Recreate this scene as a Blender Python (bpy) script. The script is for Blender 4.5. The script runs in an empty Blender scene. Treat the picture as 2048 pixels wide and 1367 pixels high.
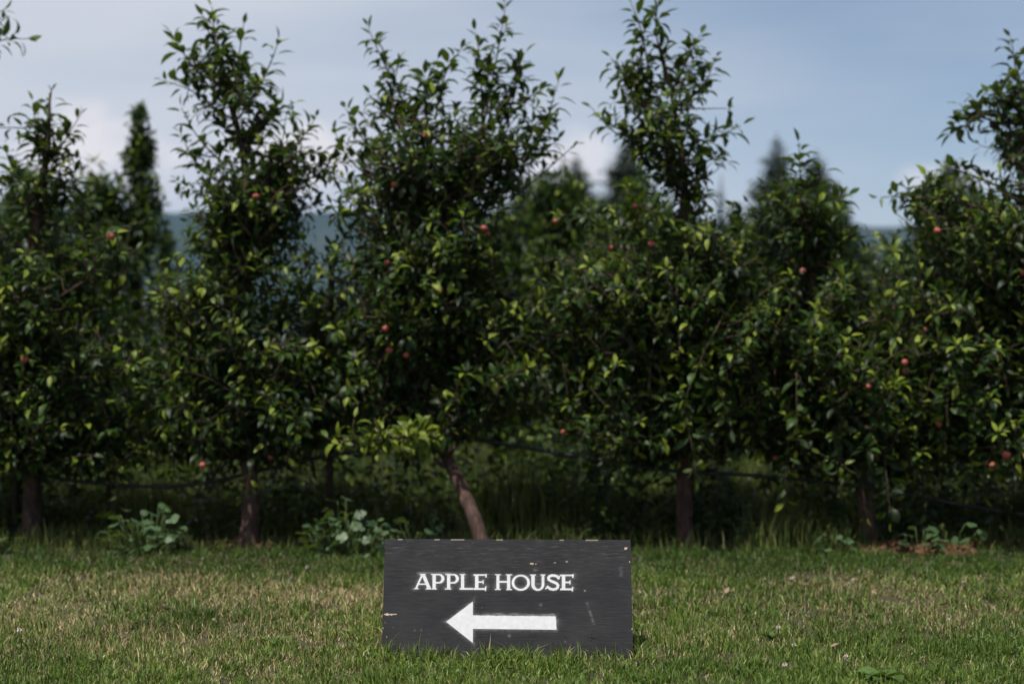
import bpy, math, random
import numpy as np
from mathutils import Matrix, Vector

# ------------------------------------------------------------------ camera, sky, sun, exposure
scene = bpy.context.scene
COL = scene.collection
CAM_H, FPX = 0.90, 2048 * 50.0 / 36.0          # camera height (m); focal length in photo pixels

cam_data = bpy.data.cameras.new("camera")
cam_data.lens = 50.0
cam_data.sensor_width = 36.0
cam_data.clip_start = 0.05
cam_data.clip_end = 12000.0
cam_data.dof.use_dof = True
cam_data.dof.focus_distance = 4.10
cam_data.dof.aperture_fstop = 1.9
cam = bpy.data.objects.new("camera", cam_data)
cam.location = (0, 0, CAM_H)
cam.rotation_euler = (math.radians(90), 0, 0)
COL.objects.link(cam)
scene.camera = cam

SUN_EL, SUN_AZ = math.radians(65), math.radians(215)    # azimuth from +Y (north), clockwise: behind the camera, to the left
sun_dir = Vector((math.cos(SUN_EL) * math.sin(SUN_AZ), math.cos(SUN_EL) * math.cos(SUN_AZ), math.sin(SUN_EL)))

world = bpy.data.worlds.new("World")
scene.world = world
world.use_nodes = True
wt = world.node_tree
wt.nodes.clear()


def N(tree, typ, **kw):
    n = tree.nodes.new(typ)
    for k, v in kw.items():
        if k.startswith("in_"):
            key = k[3:]
            n.inputs[int(key) if key.isdigit() else key].default_value = v
        else:
            setattr(n, k, v)
    return n


def ramp(tree, stops, interp='LINEAR'):
    n = tree.nodes.new('ShaderNodeValToRGB')
    n.color_ramp.interpolation = interp
    e = n.color_ramp.elements
    while len(e) < len(stops):
        e.new(0.5)
    for el, (p, c) in zip(e, stops):
        el.position = p
        el.color = c if len(c) == 4 else (*c, 1)
    return n


def build_world():
    L = wt.links.new
    out = N(wt, 'ShaderNodeOutputWorld')
    bg = N(wt, 'ShaderNodeBackground')
    bg.inputs['Strength'].default_value = 0.102
    sky = N(wt, 'ShaderNodeTexSky')
    sky.sky_type = 'NISHITA'
    sky.sun_disc = False
    sky.sun_elevation = SUN_EL
    sky.sun_rotation = SUN_AZ
    sky.altitude = 150
    sky.air_density = 1.0
    sky.dust_density = 1.0
    sky.ozone_density = 1.4
    tc = N(wt, 'ShaderNodeTexCoord')
    sep = N(wt, 'ShaderNodeSeparateXYZ')
    L(tc.outputs['Generated'], sep.inputs[0])
    # thin high veil, thicker to the left (west), with long streaks
    mp = N(wt, 'ShaderNodeMapping')
    mp.inputs['Rotation'].default_value = (0, math.radians(-14), 0)
    mp.inputs['Scale'].default_value = (1.2, 1.2, 6.5)
    L(tc.outputs['Generated'], mp.inputs[0])
    n1 = N(wt, 'ShaderNodeTexNoise', in_Scale=2.6, in_Detail=5.0, in_Roughness=0.5)
    L(mp.outputs[0], n1.inputs['Vector'])
    side = N(wt, 'ShaderNodeMapRange', in_1=0.30, in_2=-0.36, in_3=0.10, in_4=0.85)
    side.interpolation_type = 'SMOOTHSTEP'
    L(sep.outputs['X'], side.inputs[0])
    st = N(wt, 'ShaderNodeMapRange', in_1=0.36, in_2=0.70, in_3=0.0, in_4=0.34)
    L(n1.outputs['Fac'], st.inputs[0])
    veil = N(wt, 'ShaderNodeMath', operation='ADD', use_clamp=True)
    L(side.outputs[0], veil.inputs[0])
    L(st.outputs[0], veil.inputs[1])
    # paler towards the horizon
    low = N(wt, 'ShaderNodeMapRange', in_1=0.19, in_2=0.03, in_3=0.0, in_4=0.25)
    L(sep.outputs['Z'], low.inputs[0])
    veil2 = N(wt, 'ShaderNodeMath', operation='ADD', use_clamp=True)
    L(veil.outputs[0], veil2.inputs[0])
    L(low.outputs[0], veil2.inputs[1])
    # heaped clouds in a low band: a few banks, broken up by noise
    n2 = N(wt, 'ShaderNodeTexNoise', in_Scale=16.0, in_Detail=7.0, in_Roughness=0.55)
    L(tc.outputs['Generated'], n2.inputs['Vector'])
    nm = N(wt, 'ShaderNodeMapRange', in_1=0.35, in_2=0.65, in_3=-0.55, in_4=0.55)
    L(n2.outputs['Fac'], nm.inputs[0])
    acc = None
    for cx, cz, rx, rz, amp in ((-0.285, 0.122, 0.075, 0.028, 1.0), (-0.14, 0.130, 0.05, 0.030, 0.9), (0.045, 0.122, 0.05, 0.026, 0.8), (0.30, 0.108, 0.06, 0.016, 0.55),
                                (-0.75, 0.14, 0.16, 0.04, 0.9), (0.80, 0.13, 0.18, 0.035, 0.8), (-0.08, 0.085, 0.06, 0.012, 0.5)):
        mp2 = N(wt, 'ShaderNodeMapping')
        mp2.inputs['Location'].default_value = (-cx / rx, 0, -cz / rz)
        mp2.inputs['Scale'].default_value = (1 / rx, 0.0, 1 / rz)
        L(tc.outputs['Generated'], mp2.inputs[0])
        ln_ = N(wt, 'ShaderNodeVectorMath', operation='LENGTH')
        L(mp2.outputs[0], ln_.inputs[0])
        ad = N(wt, 'ShaderNodeMath', operation='ADD')
        L(ln_.outputs['Value'], ad.inputs[0])
        L(nm.outputs[0], ad.inputs[1])
        sm = N(wt, 'ShaderNodeMapRange', in_1=1.1, in_2=0.25, in_3=0.0, in_4=amp)
        sm.interpolation_type = 'SMOOTHSTEP'
        L(ad.outputs[0], sm.inputs[0])
        if acc is None:
            acc = sm
        else:
            mxn = N(wt, 'ShaderNodeMath', operation='MAXIMUM')
            L(acc.outputs[0], mxn.inputs[0])
            L(sm.outputs[0], mxn.inputs[1])
            acc = mxn
    front = N(wt, 'ShaderNodeMapRange', in_1=-0.2, in_2=0.2, in_3=0.0, in_4=0.95)
    L(sep.outputs['Y'], front.inputs[0])
    cm = N(wt, 'ShaderNodeMath', operation='MULTIPLY')
    L(acc.outputs[0], cm.inputs[0])
    L(front.outputs[0], cm.inputs[1])
    mix1 = N(wt, 'ShaderNodeMix', data_type='RGBA')
    mix1.inputs[7].default_value = (6.3, 6.65, 7.3, 1)
    L(veil2.outputs[0], mix1.inputs[0])
    L(sky.outputs[0], mix1.inputs[6])
    mix2 = N(wt, 'ShaderNodeMix', data_type='RGBA')
    mix2.inputs[7].default_value = (8.6, 8.3, 8.4, 1)
    L(cm.outputs[0], mix2.inputs[0])
    L(mix1.outputs[2], mix2.inputs[6])
    L(mix2.outputs[2], bg.inputs[0])
    L(bg.outputs[0], out.inputs[0])


build_world()

sun_data = bpy.data.lights.new("sun", 'SUN')
sun_data.energy = 5.0
sun_data.angle = math.radians(0.55)
sun_data.color = (1.0, 0.955, 0.88)
sun = bpy.data.objects.new("sun", sun_data)
sun.location = sun_dir * 50
sun.rotation_euler = (-sun_dir).to_track_quat('-Z', 'Y').to_euler()
COL.objects.link(sun)

vs = scene.view_settings
scene.display_settings.display_device = 'sRGB'
vs.view_transform = 'Standard'
vs.look = 'None'
vs.gamma = 1.0
vs.use_curve_mapping = False
vs.exposure = 0.0
cy = scene.cycles
cy.use_denoising = True
cy.denoiser = 'OPENIMAGEDENOISE'
cy.max_bounces = 6
cy.diffuse_bounces = 2
cy.glossy_bounces = 2
cy.transmission_bounces = 4
cy.transparent_max_bounces = 8
cy.volume_bounces = 0
cy.caustics_reflective = False
cy.caustics_refractive = False
cy.sample_clamp_indirect = 4.0


# ------------------------------------------------------------------ helpers
def W(px, py, d):
    """Photo pixel (2048 wide) at distance d -> point in the place."""
    return np.array(((px - 1024) / FPX * d, d, CAM_H - (py - 683.5) / FPX * d))


def mesh_np(name, verts, quads=None, tris=None, attrs=None, smooth=True):
    verts = np.asarray(verts, np.float32).reshape(-1, 3)
    q = np.zeros((0, 4), np.int32) if quads is None else np.asarray(quads, np.int32).reshape(-1, 4)
    t = np.zeros((0, 3), np.int32) if tris is None else np.asarray(tris, np.int32).reshape(-1, 3)
    me = bpy.data.meshes.new(name)
    me.vertices.add(len(verts))
    me.vertices.foreach_set('co', verts.ravel())
    me.loops.add(q.size + t.size)
    me.loops.foreach_set('vertex_index', np.concatenate([q.ravel(), t.ravel()]))
    me.polygons.add(len(q) + len(t))
    starts = np.concatenate([np.arange(len(q)) * 4, q.size + np.arange(len(t)) * 3]).astype(np.int32)
    me.polygons.foreach_set('loop_start', starts)
    if smooth:
        me.polygons.foreach_set('use_smooth', np.ones(len(q) + len(t), bool))
    for k, v in (attrs or {}).items():
        a = me.attributes.new(k, 'FLOAT', 'POINT')
        a.data.foreach_set('value', np.asarray(v, np.float32))
    me.update(calc_edges=True)
    return me


def link(name, me, mat=None, parent=None, kind=None):
    o = bpy.data.objects.new(name, me)
    if mat is not None and len(me.materials) == 0:
        me.materials.append(mat)
    COL.objects.link(o)
    if parent is not None:
        o.parent = parent
    if kind:
        o['kind'] = kind
    return o


def tag(o, label, cat, group=None):
    o['label'] = label
    o['category'] = cat
    if group:
        o['group'] = group
    return o


def empty(name, loc, label, cat, group=None):
    o = bpy.data.objects.new(name, None)
    o.location = loc
    o.empty_display_size = 0.1
    COL.objects.link(o)
    return tag(o, label, cat, group)


def vnoise(x, y, seed):
    """Smooth 2-D value noise in 0..1."""
    r = np.random.default_rng(seed).random((64, 64))
    x = np.asarray(x, float)
    y = np.asarray(y, float)
    xi, yi = np.floor(x).astype(int), np.floor(y).astype(int)
    fx, fy = x - xi, y - yi
    fx, fy = fx * fx * (3 - 2 * fx), fy * fy * (3 - 2 * fy)
    g = lambda a, b: r[a % 64, b % 64]
    return (g(xi, yi) * (1 - fx) + g(xi + 1, yi) * fx) * (1 - fy) + (g(xi, yi + 1) * (1 - fx) + g(xi + 1, yi + 1) * fx) * fy


def tube(pts, radii, n=8, rng=None, lump=0.0):
    pts = np.asarray(pts, float)
    m = len(pts)
    radii = np.broadcast_to(np.asarray(radii, float), (m,))
    tang = np.gradient(pts, axis=0)
    tang /= np.linalg.norm(tang, axis=1, keepdims=True) + 1e-9
    ref = np.array((0.13, 1.0, 0.09))
    a = np.cross(tang, ref)
    a /= np.linalg.norm(a, axis=1, keepdims=True) + 1e-9
    b = np.cross(tang, a)
    th = np.arange(n) / n * 2 * math.pi
    rr = radii[:, None] * np.ones((1, n))
    if rng is not None and lump:
        rr = rr * (1 + lump * (rng.random((m, n)) - 0.5) * 2)
    V = pts[:, None, :] + rr[..., None] * (np.cos(th)[None, :, None] * a[:, None, :] + np.sin(th)[None, :, None] * b[:, None, :])
    i = np.arange(m - 1)[:, None] * n
    j = np.arange(n)[None, :]
    q = np.stack([i + j, i + (j + 1) % n, i + n + (j + 1) % n, i + n + j], -1).reshape(-1, 4)
    V = np.concatenate([V.reshape(-1, 3), pts[-1:], pts[:1]])
    top = m * n
    jj = np.arange(n)
    t = np.concatenate([np.stack([(m - 1) * n + jj, (m - 1) * n + (jj + 1) % n, np.full(n, top)], -1),
                        np.stack([(jj + 1) % n, jj, np.full(n, top + 1)], -1)])
    return V, q, t


class Bag:
    """Collects shapes for ONE mesh."""
    def __init__(s):
        s.v, s.q, s.t, s.n = [], [], [], 0

    def add(s, V, q, t):
        s.v.append(V)
        s.q.append(np.asarray(q, int).reshape(-1, 4) + s.n)
        s.t.append(np.asarray(t, int).reshape(-1, 3) + s.n)
        s.n += len(V)

    def mesh(s, name, off=(0, 0, 0), smooth=True):
        return mesh_np(name, np.concatenate(s.v) - np.asarray(off), np.concatenate(s.q), np.concatenate(s.t), smooth=smooth)


def smooth_path(pts, k=4):
    """Catmull-Rom through the given points."""
    pts = np.asarray(pts, float)
    P = np.concatenate([2 * pts[:1] - pts[1:2], pts, 2 * pts[-1:] - pts[-2:-1]])
    out = []
    for i in range(1, len(P) - 2):
        p0, p1, p2, p3 = P[i - 1], P[i], P[i + 1], P[i + 2]
        for t in np.arange(k) / k:
            out.append(0.5 * ((2 * p1) + (-p0 + p2) * t + (2 * p0 - 5 * p1 + 4 * p2 - p3) * t * t + (-p0 + 3 * p1 - 3 * p2 + p3) * t ** 3))
    out.append(pts[-1])
    return np.array(out)


# ------------------------------------------------------------------ materials
def new_mat(name):
    m = bpy.data.materials.new(name)
    m.use_nodes = True
    t = m.node_tree
    t.nodes.clear()
    out = N(t, 'ShaderNodeOutputMaterial')
    p = N(t, 'ShaderNodeBsdfPrincipled')
    t.links.new(p.outputs[0], out.inputs[0])
    return m, t, p, out


def attr(t, name):
    n = N(t, 'ShaderNodeAttribute')
    n.attribute_name = name
    return n


def leaf_material(name, dark, mid, young, under, rough=0.38, spec=0.5, trans=0.28, tcol=(0.16, 0.24, 0.02)):
    m, t, p, out = new_mat(name)
    L = t.links.new
    a = attr(t, 'tint')
    r = ramp(t, [(0.0, dark), (0.35, dark), (0.7, mid), (0.86, mid), (1.0, young)])
    L(a.outputs['Fac'], r.inputs[0])
    geo = N(t, 'ShaderNodeNewGeometry')
    mx = N(t, 'ShaderNodeMix', data_type='RGBA')
    mx.inputs[7].default_value = (*under, 1)
    k = N(t, 'ShaderNodeMath', operation='MULTIPLY', in_1=0.7)
    L(geo.outputs['Backfacing'], k.inputs[0])
    L(k.outputs[0], mx.inputs[0])
    L(r.outputs[0], mx.inputs[6])
    tc = N(t, 'ShaderNodeTexCoord')
    nz = N(t, 'ShaderNodeTexNoise', in_Scale=60.0, in_Detail=3.0)
    L(tc.outputs['Object'], nz.inputs['Vector'])
    mr = N(t, 'ShaderNodeMapRange', in_1=0.3, in_2=0.7, in_3=0.7, in_4=1.2)
    L(nz.outputs['Fac'], mr.inputs[0])
    sc = N(t, 'ShaderNodeVectorMath', operation='SCALE')
    L(mx.outputs[2], sc.inputs[0])
    L(mr.outputs[0], sc.inputs['Scale'])
    L(sc.outputs[0], p.inputs['Base Color'])
    p.inputs['Specular IOR Level'].default_value = spec
    rg = N(t, 'ShaderNodeMapRange', in_1=0.0, in_2=1.0, in_3=rough, in_4=0.7)
    L(geo.outputs['Backfacing'], rg.inputs[0])
    L(rg.outputs[0], p.inputs['Roughness'])
    tr = N(t, 'ShaderNodeBsdfTranslucent')
    tr.inputs[0].default_value = (*tcol, 1)
    ms = N(t, 'ShaderNodeMixShader', in_0=trans)
    L(p.outputs[0], ms.inputs[1])
    L(tr.outputs[0], ms.inputs[2])
    L(ms.outputs[0], out.inputs[0])
    return m


M_LEAF = leaf_material('apple_leaf', (0.008, 0.019, 0.004), (0.034, 0.068, 0.010), (0.205, 0.255, 0.026), (0.060, 0.085, 0.036), rough=0.45, spec=0.24, trans=0.20, tcol=(0.13, 0.21, 0.015))
M_WEED = leaf_material('weed_leaf', (0.045, 0.092, 0.034), (0.075, 0.130, 0.050), (0.09, 0.15, 0.05), (0.10, 0.13, 0.08), rough=0.5, trans=0.2)
M_ROSETTE = leaf_material('rosette_leaf', (0.060, 0.120, 0.020), (0.085, 0.150, 0.03), (0.12, 0.19, 0.05), (0.10, 0.13, 0.08), rough=0.5, trans=0.2)
M_NEEDLE = leaf_material('conifer_needle', (0.010, 0.020, 0.010), (0.020, 0.034, 0.016), (0.035, 0.05, 0.02), (0.02, 0.03, 0.016), rough=0.6, trans=0.08)


def bark_material(name, c0, c1, c2):
    m, t, p, out = new_mat(name)
    L = t.links.new
    tc = N(t, 'ShaderNodeTexCoord')
    mp = N(t, 'ShaderNodeMapping')
    mp.inputs['Scale'].default_value = (1, 1, 0.35)
    L(tc.outputs['Object'], mp.inputs[0])
    n1 = N(t, 'ShaderNodeTexNoise', in_Scale=42.0, in_Detail=7.0, in_Roughness=0.65)
    L(mp.outputs[0], n1.inputs['Vector'])
    n2 = N(t, 'ShaderNodeTexNoise', in_Scale=7.0, in_Detail=3.0)
    L(tc.outputs['Object'], n2.inputs['Vector'])
    r = ramp(t, [(0.32, c0), (0.52, c1), (0.70, c2)])
    L(n1.outputs['Fac'], r.inputs[0])
    mx = N(t, 'ShaderNodeMix', data_type='RGBA', blend_type='MULTIPLY')
    r2 = ramp(t, [(0.35, (0.6, 0.58, 0.58)), (0.65, (1.15, 1.0, 0.95))])
    L(n2.outputs['Fac'], r2.inputs[0])
    mx.inputs[0].default_value = 1.0
    L(r.outputs[0], mx.inputs[6])
    L(r2.outputs[0], mx.inputs[7])
    L(mx.outputs[2], p.inputs['Base Color'])
    p.inputs['Roughness'].default_value = 0.85
    b = N(t, 'ShaderNodeBump', in_Strength=0.8, in_Distance=0.006)
    L(n1.outputs['Fac'], b.inputs['Height'])
    L(b.outputs[0], p.inputs['Normal'])
    return m


M_BARK = bark_material('apple_bark', (0.018, 0.010, 0.008), (0.075, 0.042, 0.031), (0.19, 0.125, 0.10))
M_TWIG = bark_material('twig_bark', (0.03, 0.018, 0.012), (0.07, 0.045, 0.03), (0.12, 0.085, 0.06))
M_STAKE = bark_material('weathered_stake', (0.012, 0.010, 0.009), (0.030, 0.025, 0.021), (0.055, 0.046, 0.04))


def grass_material(name, g0, g1, g2, d0, d1, trans=0.3):
    m, t, p, out = new_mat(name)
    L = t.links.new
    a, b = attr(t, 'tint'), attr(t, 'dry')
    rg = ramp(t, [(0.0, g0), (0.6, g1), (1.0, g2)])
    rd = ramp(t, [(0.0, d0), (1.0, d1)])
    L(a.outputs['Fac'], rg.inputs[0])
    L(a.outputs['Fac'], rd.inputs[0])
    mx = N(t, 'ShaderNodeMix', data_type='RGBA')
    L(b.outputs['Fac'], mx.inputs[0])
    L(rg.outputs[0], mx.inputs[6])
    L(rd.outputs[0], mx.inputs[7])
    L(mx.outputs[2], p.inputs['Base Color'])
    p.inputs['Roughness'].default_value = 0.5
    p.inputs['Specular IOR Level'].default_value = 0.35
    tr = N(t, 'ShaderNodeBsdfTranslucent')
    L(mx.outputs[2], tr.inputs[0])
    ms = N(t, 'ShaderNodeMixShader', in_0=trans)
    L(p.outputs[0], ms.inputs[1])
    L(tr.outputs[0], ms.inputs[2])
    L(ms.outputs[0], out.inputs[0])
    return m


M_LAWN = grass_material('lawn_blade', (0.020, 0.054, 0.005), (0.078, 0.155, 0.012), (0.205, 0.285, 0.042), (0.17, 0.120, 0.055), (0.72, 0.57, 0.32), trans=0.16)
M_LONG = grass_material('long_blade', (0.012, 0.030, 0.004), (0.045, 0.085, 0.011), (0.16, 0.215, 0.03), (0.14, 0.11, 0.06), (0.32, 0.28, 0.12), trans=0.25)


def simple_mat(name, col, rough=0.6, spec=0.4, noise=None, scale=40.0, bump=0.0):
    m, t, p, out = new_mat(name)
    L = t.links.new
    p.inputs['Roughness'].default_value = rough
    p.inputs['Specular IOR Level'].default_value = spec
    if noise:
        tc = N(t, 'ShaderNodeTexCoord')
        n1 = N(t, 'ShaderNodeTexNoise', in_Scale=scale, in_Detail=5.0)
        L(tc.outputs['Object'], n1.inputs['Vector'])
        r = ramp(t, [(0.35, col), (0.68, noise)])
        L(n1.outputs['Fac'], r.inputs[0])
        L(r.outputs[0], p.inputs['Base Color'])
        if bump:
            b = N(t, 'ShaderNodeBump', in_Strength=bump, in_Distance=0.004)
            L(n1.outputs['Fac'], b.inputs['Height'])
            L(b.outputs[0], p.inputs['Normal'])
    else:
        p.inputs['Base Color'].default_value = (*col, 1)
    return m


M_APPLE = simple_mat('apple_skin', (0.36, 0.052, 0.050), 0.5, 0.35, (0.42, 0.15, 0.10), 55.0)
M_HOSE = simple_mat('black_hose', (0.014, 0.014, 0.015), 0.6, 0.4, (0.03, 0.029, 0.028), 30.0)
M_CHIP = simple_mat('soil_crumb', (0.075, 0.034, 0.022), 0.9, 0.2, (0.17, 0.082, 0.05), 25.0)
M_CLOVER = simple_mat('clover_head', (0.50, 0.40, 0.36), 0.8, 0.2, (0.68, 0.60, 0.54), 300.0)
M_STEM = simple_mat('green_stem', (0.06, 0.10, 0.03), 0.6, 0.3, (0.09, 0.12, 0.04), 60.0)
M_PAINT = simple_mat('white_paint', (0.62, 0.62, 0.63), 0.55, 0.35, (0.70, 0.70, 0.71), 70.0, 0.12)
M_BACKWOOD = simple_mat('bare_plywood', (0.22, 0.15, 0.09), 0.8, 0.2, (0.30, 0.21, 0.13), 20.0)
M_STEEL = simple_mat('dull_steel', (0.28, 0.28, 0.28), 0.45, 0.5, (0.2, 0.17, 0.15), 80.0)

# ------------------------------------------------------------------ setting: ground, hills, haze
rng = np.random.default_rng(7)


def ground_material():
    m, t, p, out = new_mat('soil_and_turf')
    L = t.links.new
    tc = N(t, 'ShaderNodeTexCoord')
    sep = N(t, 'ShaderNodeSeparateXYZ')
    L(tc.outputs['Object'], sep.inputs[0])
    n1 = N(t, 'ShaderNodeTexNoise', in_Scale=38.0, in_Detail=8.0, in_Roughness=0.7)
    L(tc.outputs['Object'], n1.inputs['Vector'])
    soil = ramp(t, [(0.3, (0.018, 0.016, 0.007)), (0.5, (0.045, 0.040, 0.018)), (0.72, (0.11, 0.09, 0.045))])
    L(n1.outputs['Fac'], soil.inputs[0])
    n2 = N(t, 'ShaderNodeTexNoise', in_Scale=0.06, in_Detail=6.0, in_Roughness=0.6)
    L(tc.outputs['Object'], n2.inputs['Vector'])
    field = ramp(t, [(0.35, (0.055, 0.085, 0.025)), (0.5, (0.10, 0.12, 0.045)), (0.66, (0.19, 0.17, 0.10))])
    L(n2.outputs['Fac'], field.inputs[0])
    far = N(t, 'ShaderNodeMapRange', in_1=12.0, in_2=22.0, in_3=0.0, in_4=1.0)
    L(sep.outputs['Y'], far.inputs[0])
    mx = N(t, 'ShaderNodeMix', data_type='RGBA')
    L(far.outputs[0], mx.inputs[0])
    L(soil.outputs[0], mx.inputs[6])
    L(field.outputs[0], mx.inputs[7])
    L(mx.outputs[2], p.inputs['Base Color'])
    p.inputs['Roughness'].default_value = 0.95
    b = N(t, 'ShaderNodeBump', in_Strength=0.9, in_Distance=0.01)
    L(n1.outputs['Fac'], b.inputs['Height'])
    L(b.outputs[0], p.inputs['Normal'])
    return m


def ground_h(x, y):
    """Gentle unevenness of the near ground; flat far away."""
    x = np.asarray(x, float)
    y = np.asarray(y, float)
    fade = np.clip((16 - np.abs(y)) / 6, 0, 1) * np.clip((9 - np.abs(x)) / 3, 0, 1)
    return fade * ((vnoise(x * 1.3 + 9, y * 1.3, 5) - 0.5) * 0.03 + (vnoise(x * 5, y * 5, 6) - 0.5) * 0.010)


gx = np.unique(np.concatenate([np.linspace(-1900, -12, 24), np.linspace(-12, 12, 161), np.linspace(12, 1900, 24)]))
gy = np.unique(np.concatenate([np.linspace(-40, 0, 9), np.linspace(0, 18, 121), np.linspace(18, 100, 20), np.linspace(100, 3000, 30)]))
GX, GY = np.meshgrid(gx, gy)
V = np.stack([GX.ravel(), GY.ravel(), ground_h(GX, GY).ravel()], -1)
ii = (np.arange(len(gy) - 1)[:, None] * len(gx) + np.arange(len(gx) - 1)[None, :]).ravel()
link('ground', mesh_np('ground', V, np.stack([ii, ii + 1, ii + 1 + len(gx), ii + len(gx)], -1)), ground_material(), kind='structure')

# forested hills
HILL_Y = 2300.0


def hill_material():
    m, t, p, out = new_mat('forested_slope')
    L = t.links.new
    tc = N(t, 'ShaderNodeTexCoord')
    n1 = N(t, 'ShaderNodeTexNoise', in_Scale=0.006, in_Detail=8.0, in_Roughness=0.65)
    L(tc.outputs['Object'], n1.inputs['Vector'])
    r = ramp(t, [(0.35, (0.018, 0.030, 0.018)), (0.6, (0.032, 0.046, 0.028)), (0.75, (0.055, 0.06, 0.04))])
    L(n1.outputs['Fac'], r.inputs[0])
    L(r.outputs[0], p.inputs['Base Color'])
    p.inputs['Roughness'].default_value = 1.0
    p.inputs['Specular IOR Level'].default_value = 0.05
    return m


hx = np.linspace(-1500, 1500, 241)
prof_px = np.array([-800, 0, 200, 420, 700, 1000, 1300, 1700, 2048, 2900])
prof_py = np.array([425, 412, 417, 424, 431, 438, 448, 452, 455, 430])
crest = CAM_H - (np.interp(hx / HILL_Y * FPX + 1024, prof_px, prof_py) - 683.5) / FPX * HILL_Y
crest = crest + (vnoise(hx / 60, hx * 0, 11) - 0.5) * 9 + (vnoise(hx / 14, hx * 0 + 3, 12) - 0.5) * 4
rows = np.linspace(-1, 1, 41)
HV = []
for s in rows:
    y = HILL_Y + s * (620 if s < 0 else 500)
    k = 0.5 * (1 + math.cos(math.pi * s))
    z = -0.6 + (crest + 0.6) * k + (vnoise(hx / 90, np.full_like(hx, y / 90), 13) - 0.5) * 40 * k * (1 - k) * 2
    HV.append(np.stack([hx, np.full_like(hx, y), z], -1))
nh = len(hx)
ii = (np.arange(len(rows) - 1)[:, None] * nh + np.arange(nh - 1)[None, :]).ravel()
link('hills', mesh_np('hills', np.concatenate(HV), np.stack([ii, ii + 1, ii + 1 + nh, ii + nh], -1)), hill_material(), kind='structure')

# haze: the air between here and the hills
hz = bpy.data.materials.new('haze')
hz.use_nodes = True
ht = hz.node_tree
ht.nodes.clear()
ho = N(ht, 'ShaderNodeOutputMaterial')
hv = N(ht, 'ShaderNodeVolumePrincipled')
hv.inputs['Color'].default_value = (0.36, 0.58, 1.0, 1)
hv.inputs['Density'].default_value = 0.00010
hv.inputs['Anisotropy'].default_value = 0.0
ht.links.new(hv.outputs[0], ho.inputs['Volume'])
top = float(crest.max()) + 25
bx = np.array([(x, y, z) for x in (-2000, 2000) for y in (-60, 3100) for z in (-1.7, top)], float)
bq = [(0, 1, 3, 2), (4, 6, 7, 5), (0, 4, 5, 1), (2, 3, 7, 6), (0, 2, 6, 4), (1, 5, 7, 3)]
link('haze', mesh_np('haze', bx, bq, smooth=False), hz, kind='stuff')


# ------------------------------------------------------------------ leaves
def leaf_template(nseg=4):
    """Rows along the midrib (t) with left and right edges."""
    t = np.linspace(0, 1, nseg + 1)
    f = np.sin(np.pi * t ** 0.82) ** 1.1
    return t, f


def leaves_mesh_arrays(P, A, Nrm, Ln, Wd, K, nseg=4, fold=0.28):
    """Vertices and faces of n curved, folded leaves."""
    n = len(P)
    A = A / (np.linalg.norm(A, axis=1, keepdims=True) + 1e-9)
    Nrm = Nrm - (Nrm * A).sum(1, keepdims=True) * A
    Nrm = Nrm / (np.linalg.norm(Nrm, axis=1, keepdims=True) + 1e-9)
    B = np.cross(Nrm, A)
    t, f = leaf_template(nseg)
    ang = K[:, None] * t[None, :]                       # bends along its length
    dt = 1.0 / nseg
    xs = np.concatenate([np.zeros((n, 1)), np.cumsum(np.cos(ang[:, :-1]) * dt, 1)], 1) * Ln[:, None]
    zs = -np.concatenate([np.zeros((n, 1)), np.cumsum(np.sin(ang[:, :-1]) * dt, 1)], 1) * Ln[:, None]
    mid = P[:, None, :] + xs[..., None] * A[:, None, :] + zs[..., None] * Nrm[:, None, :]
    nl = np.cos(ang)[..., None] * Nrm[:, None, :] + np.sin(ang)[..., None] * A[:, None, :]
    hw = 0.5 * Wd[:, None] * f[None, :]
    inner = slice(1, nseg)
    up = fold * hw[:, inner, None] * nl[:, inner]
    lf = mid[:, inner] + hw[:, inner, None] * B[:, None, :] + up
    rt = mid[:, inner] - hw[:, inner, None] * B[:, None, :] + up
    m = nseg - 1
    nv = (nseg + 1) + 2 * m
    V = np.concatenate([mid, lf, rt], 1)                # (n, nv, 3)
    l0, r0 = nseg + 1, nseg + 1 + m
    q, tr = [], []
    tr += [(0, 1, l0), (0, r0, 1)]
    for i in range(m - 1):
        q += [(1 + i, 2 + i, l0 + i + 1, l0 + i), (1 + i, r0 + i, r0 + i + 1, 2 + i)]
    tr += [(m, nseg, l0 + m - 1), (m, r0 + m - 1, nseg)]
    base = (np.arange(n) * nv)[:, None, None]
    return V.reshape(-1, 3), (np.array(q)[None] + base).reshape(-1, 4), (np.array(tr)[None] + base).reshape(-1, 3), nv


class Leaves:
    def __init__(s):
        s.P, s.A, s.N, s.L, s.W, s.K, s.T, s.S = [], [], [], [], [], [], [], []

    def add(s, p, a, n, l, w, k, tint, score):
        s.P.append(p); s.A.append(a); s.N.append(n); s.L.append(l); s.W.append(w); s.K.append(k); s.T.append(tint); s.S.append(score)

    def arrays(s):
        return [np.array(x) for x in (s.P, s.A, s.N, s.L, s.W, s.K, s.T, s.S)]


# single leaf shapes that leaf parts share
LEAF_VARIANTS = []
for vk in (0.35, 0.8, 1.3, 1.8):
    for vt in (0.15, 0.4, 0.65, 0.97):
        V, q, t, nv = leaves_mesh_arrays(np.zeros((1, 3)), np.array([[1.0, 0, 0]]), np.array([[0, 0, 1.0]]), np.ones(1), np.array([0.44]), np.array([vk]))
        me = mesh_np('leaf', V, q, t, {'tint': np.full(len(V), vt)})
        me.materials.append(M_LEAF)
        LEAF_VARIANTS.append((vk, vt, me))


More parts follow.
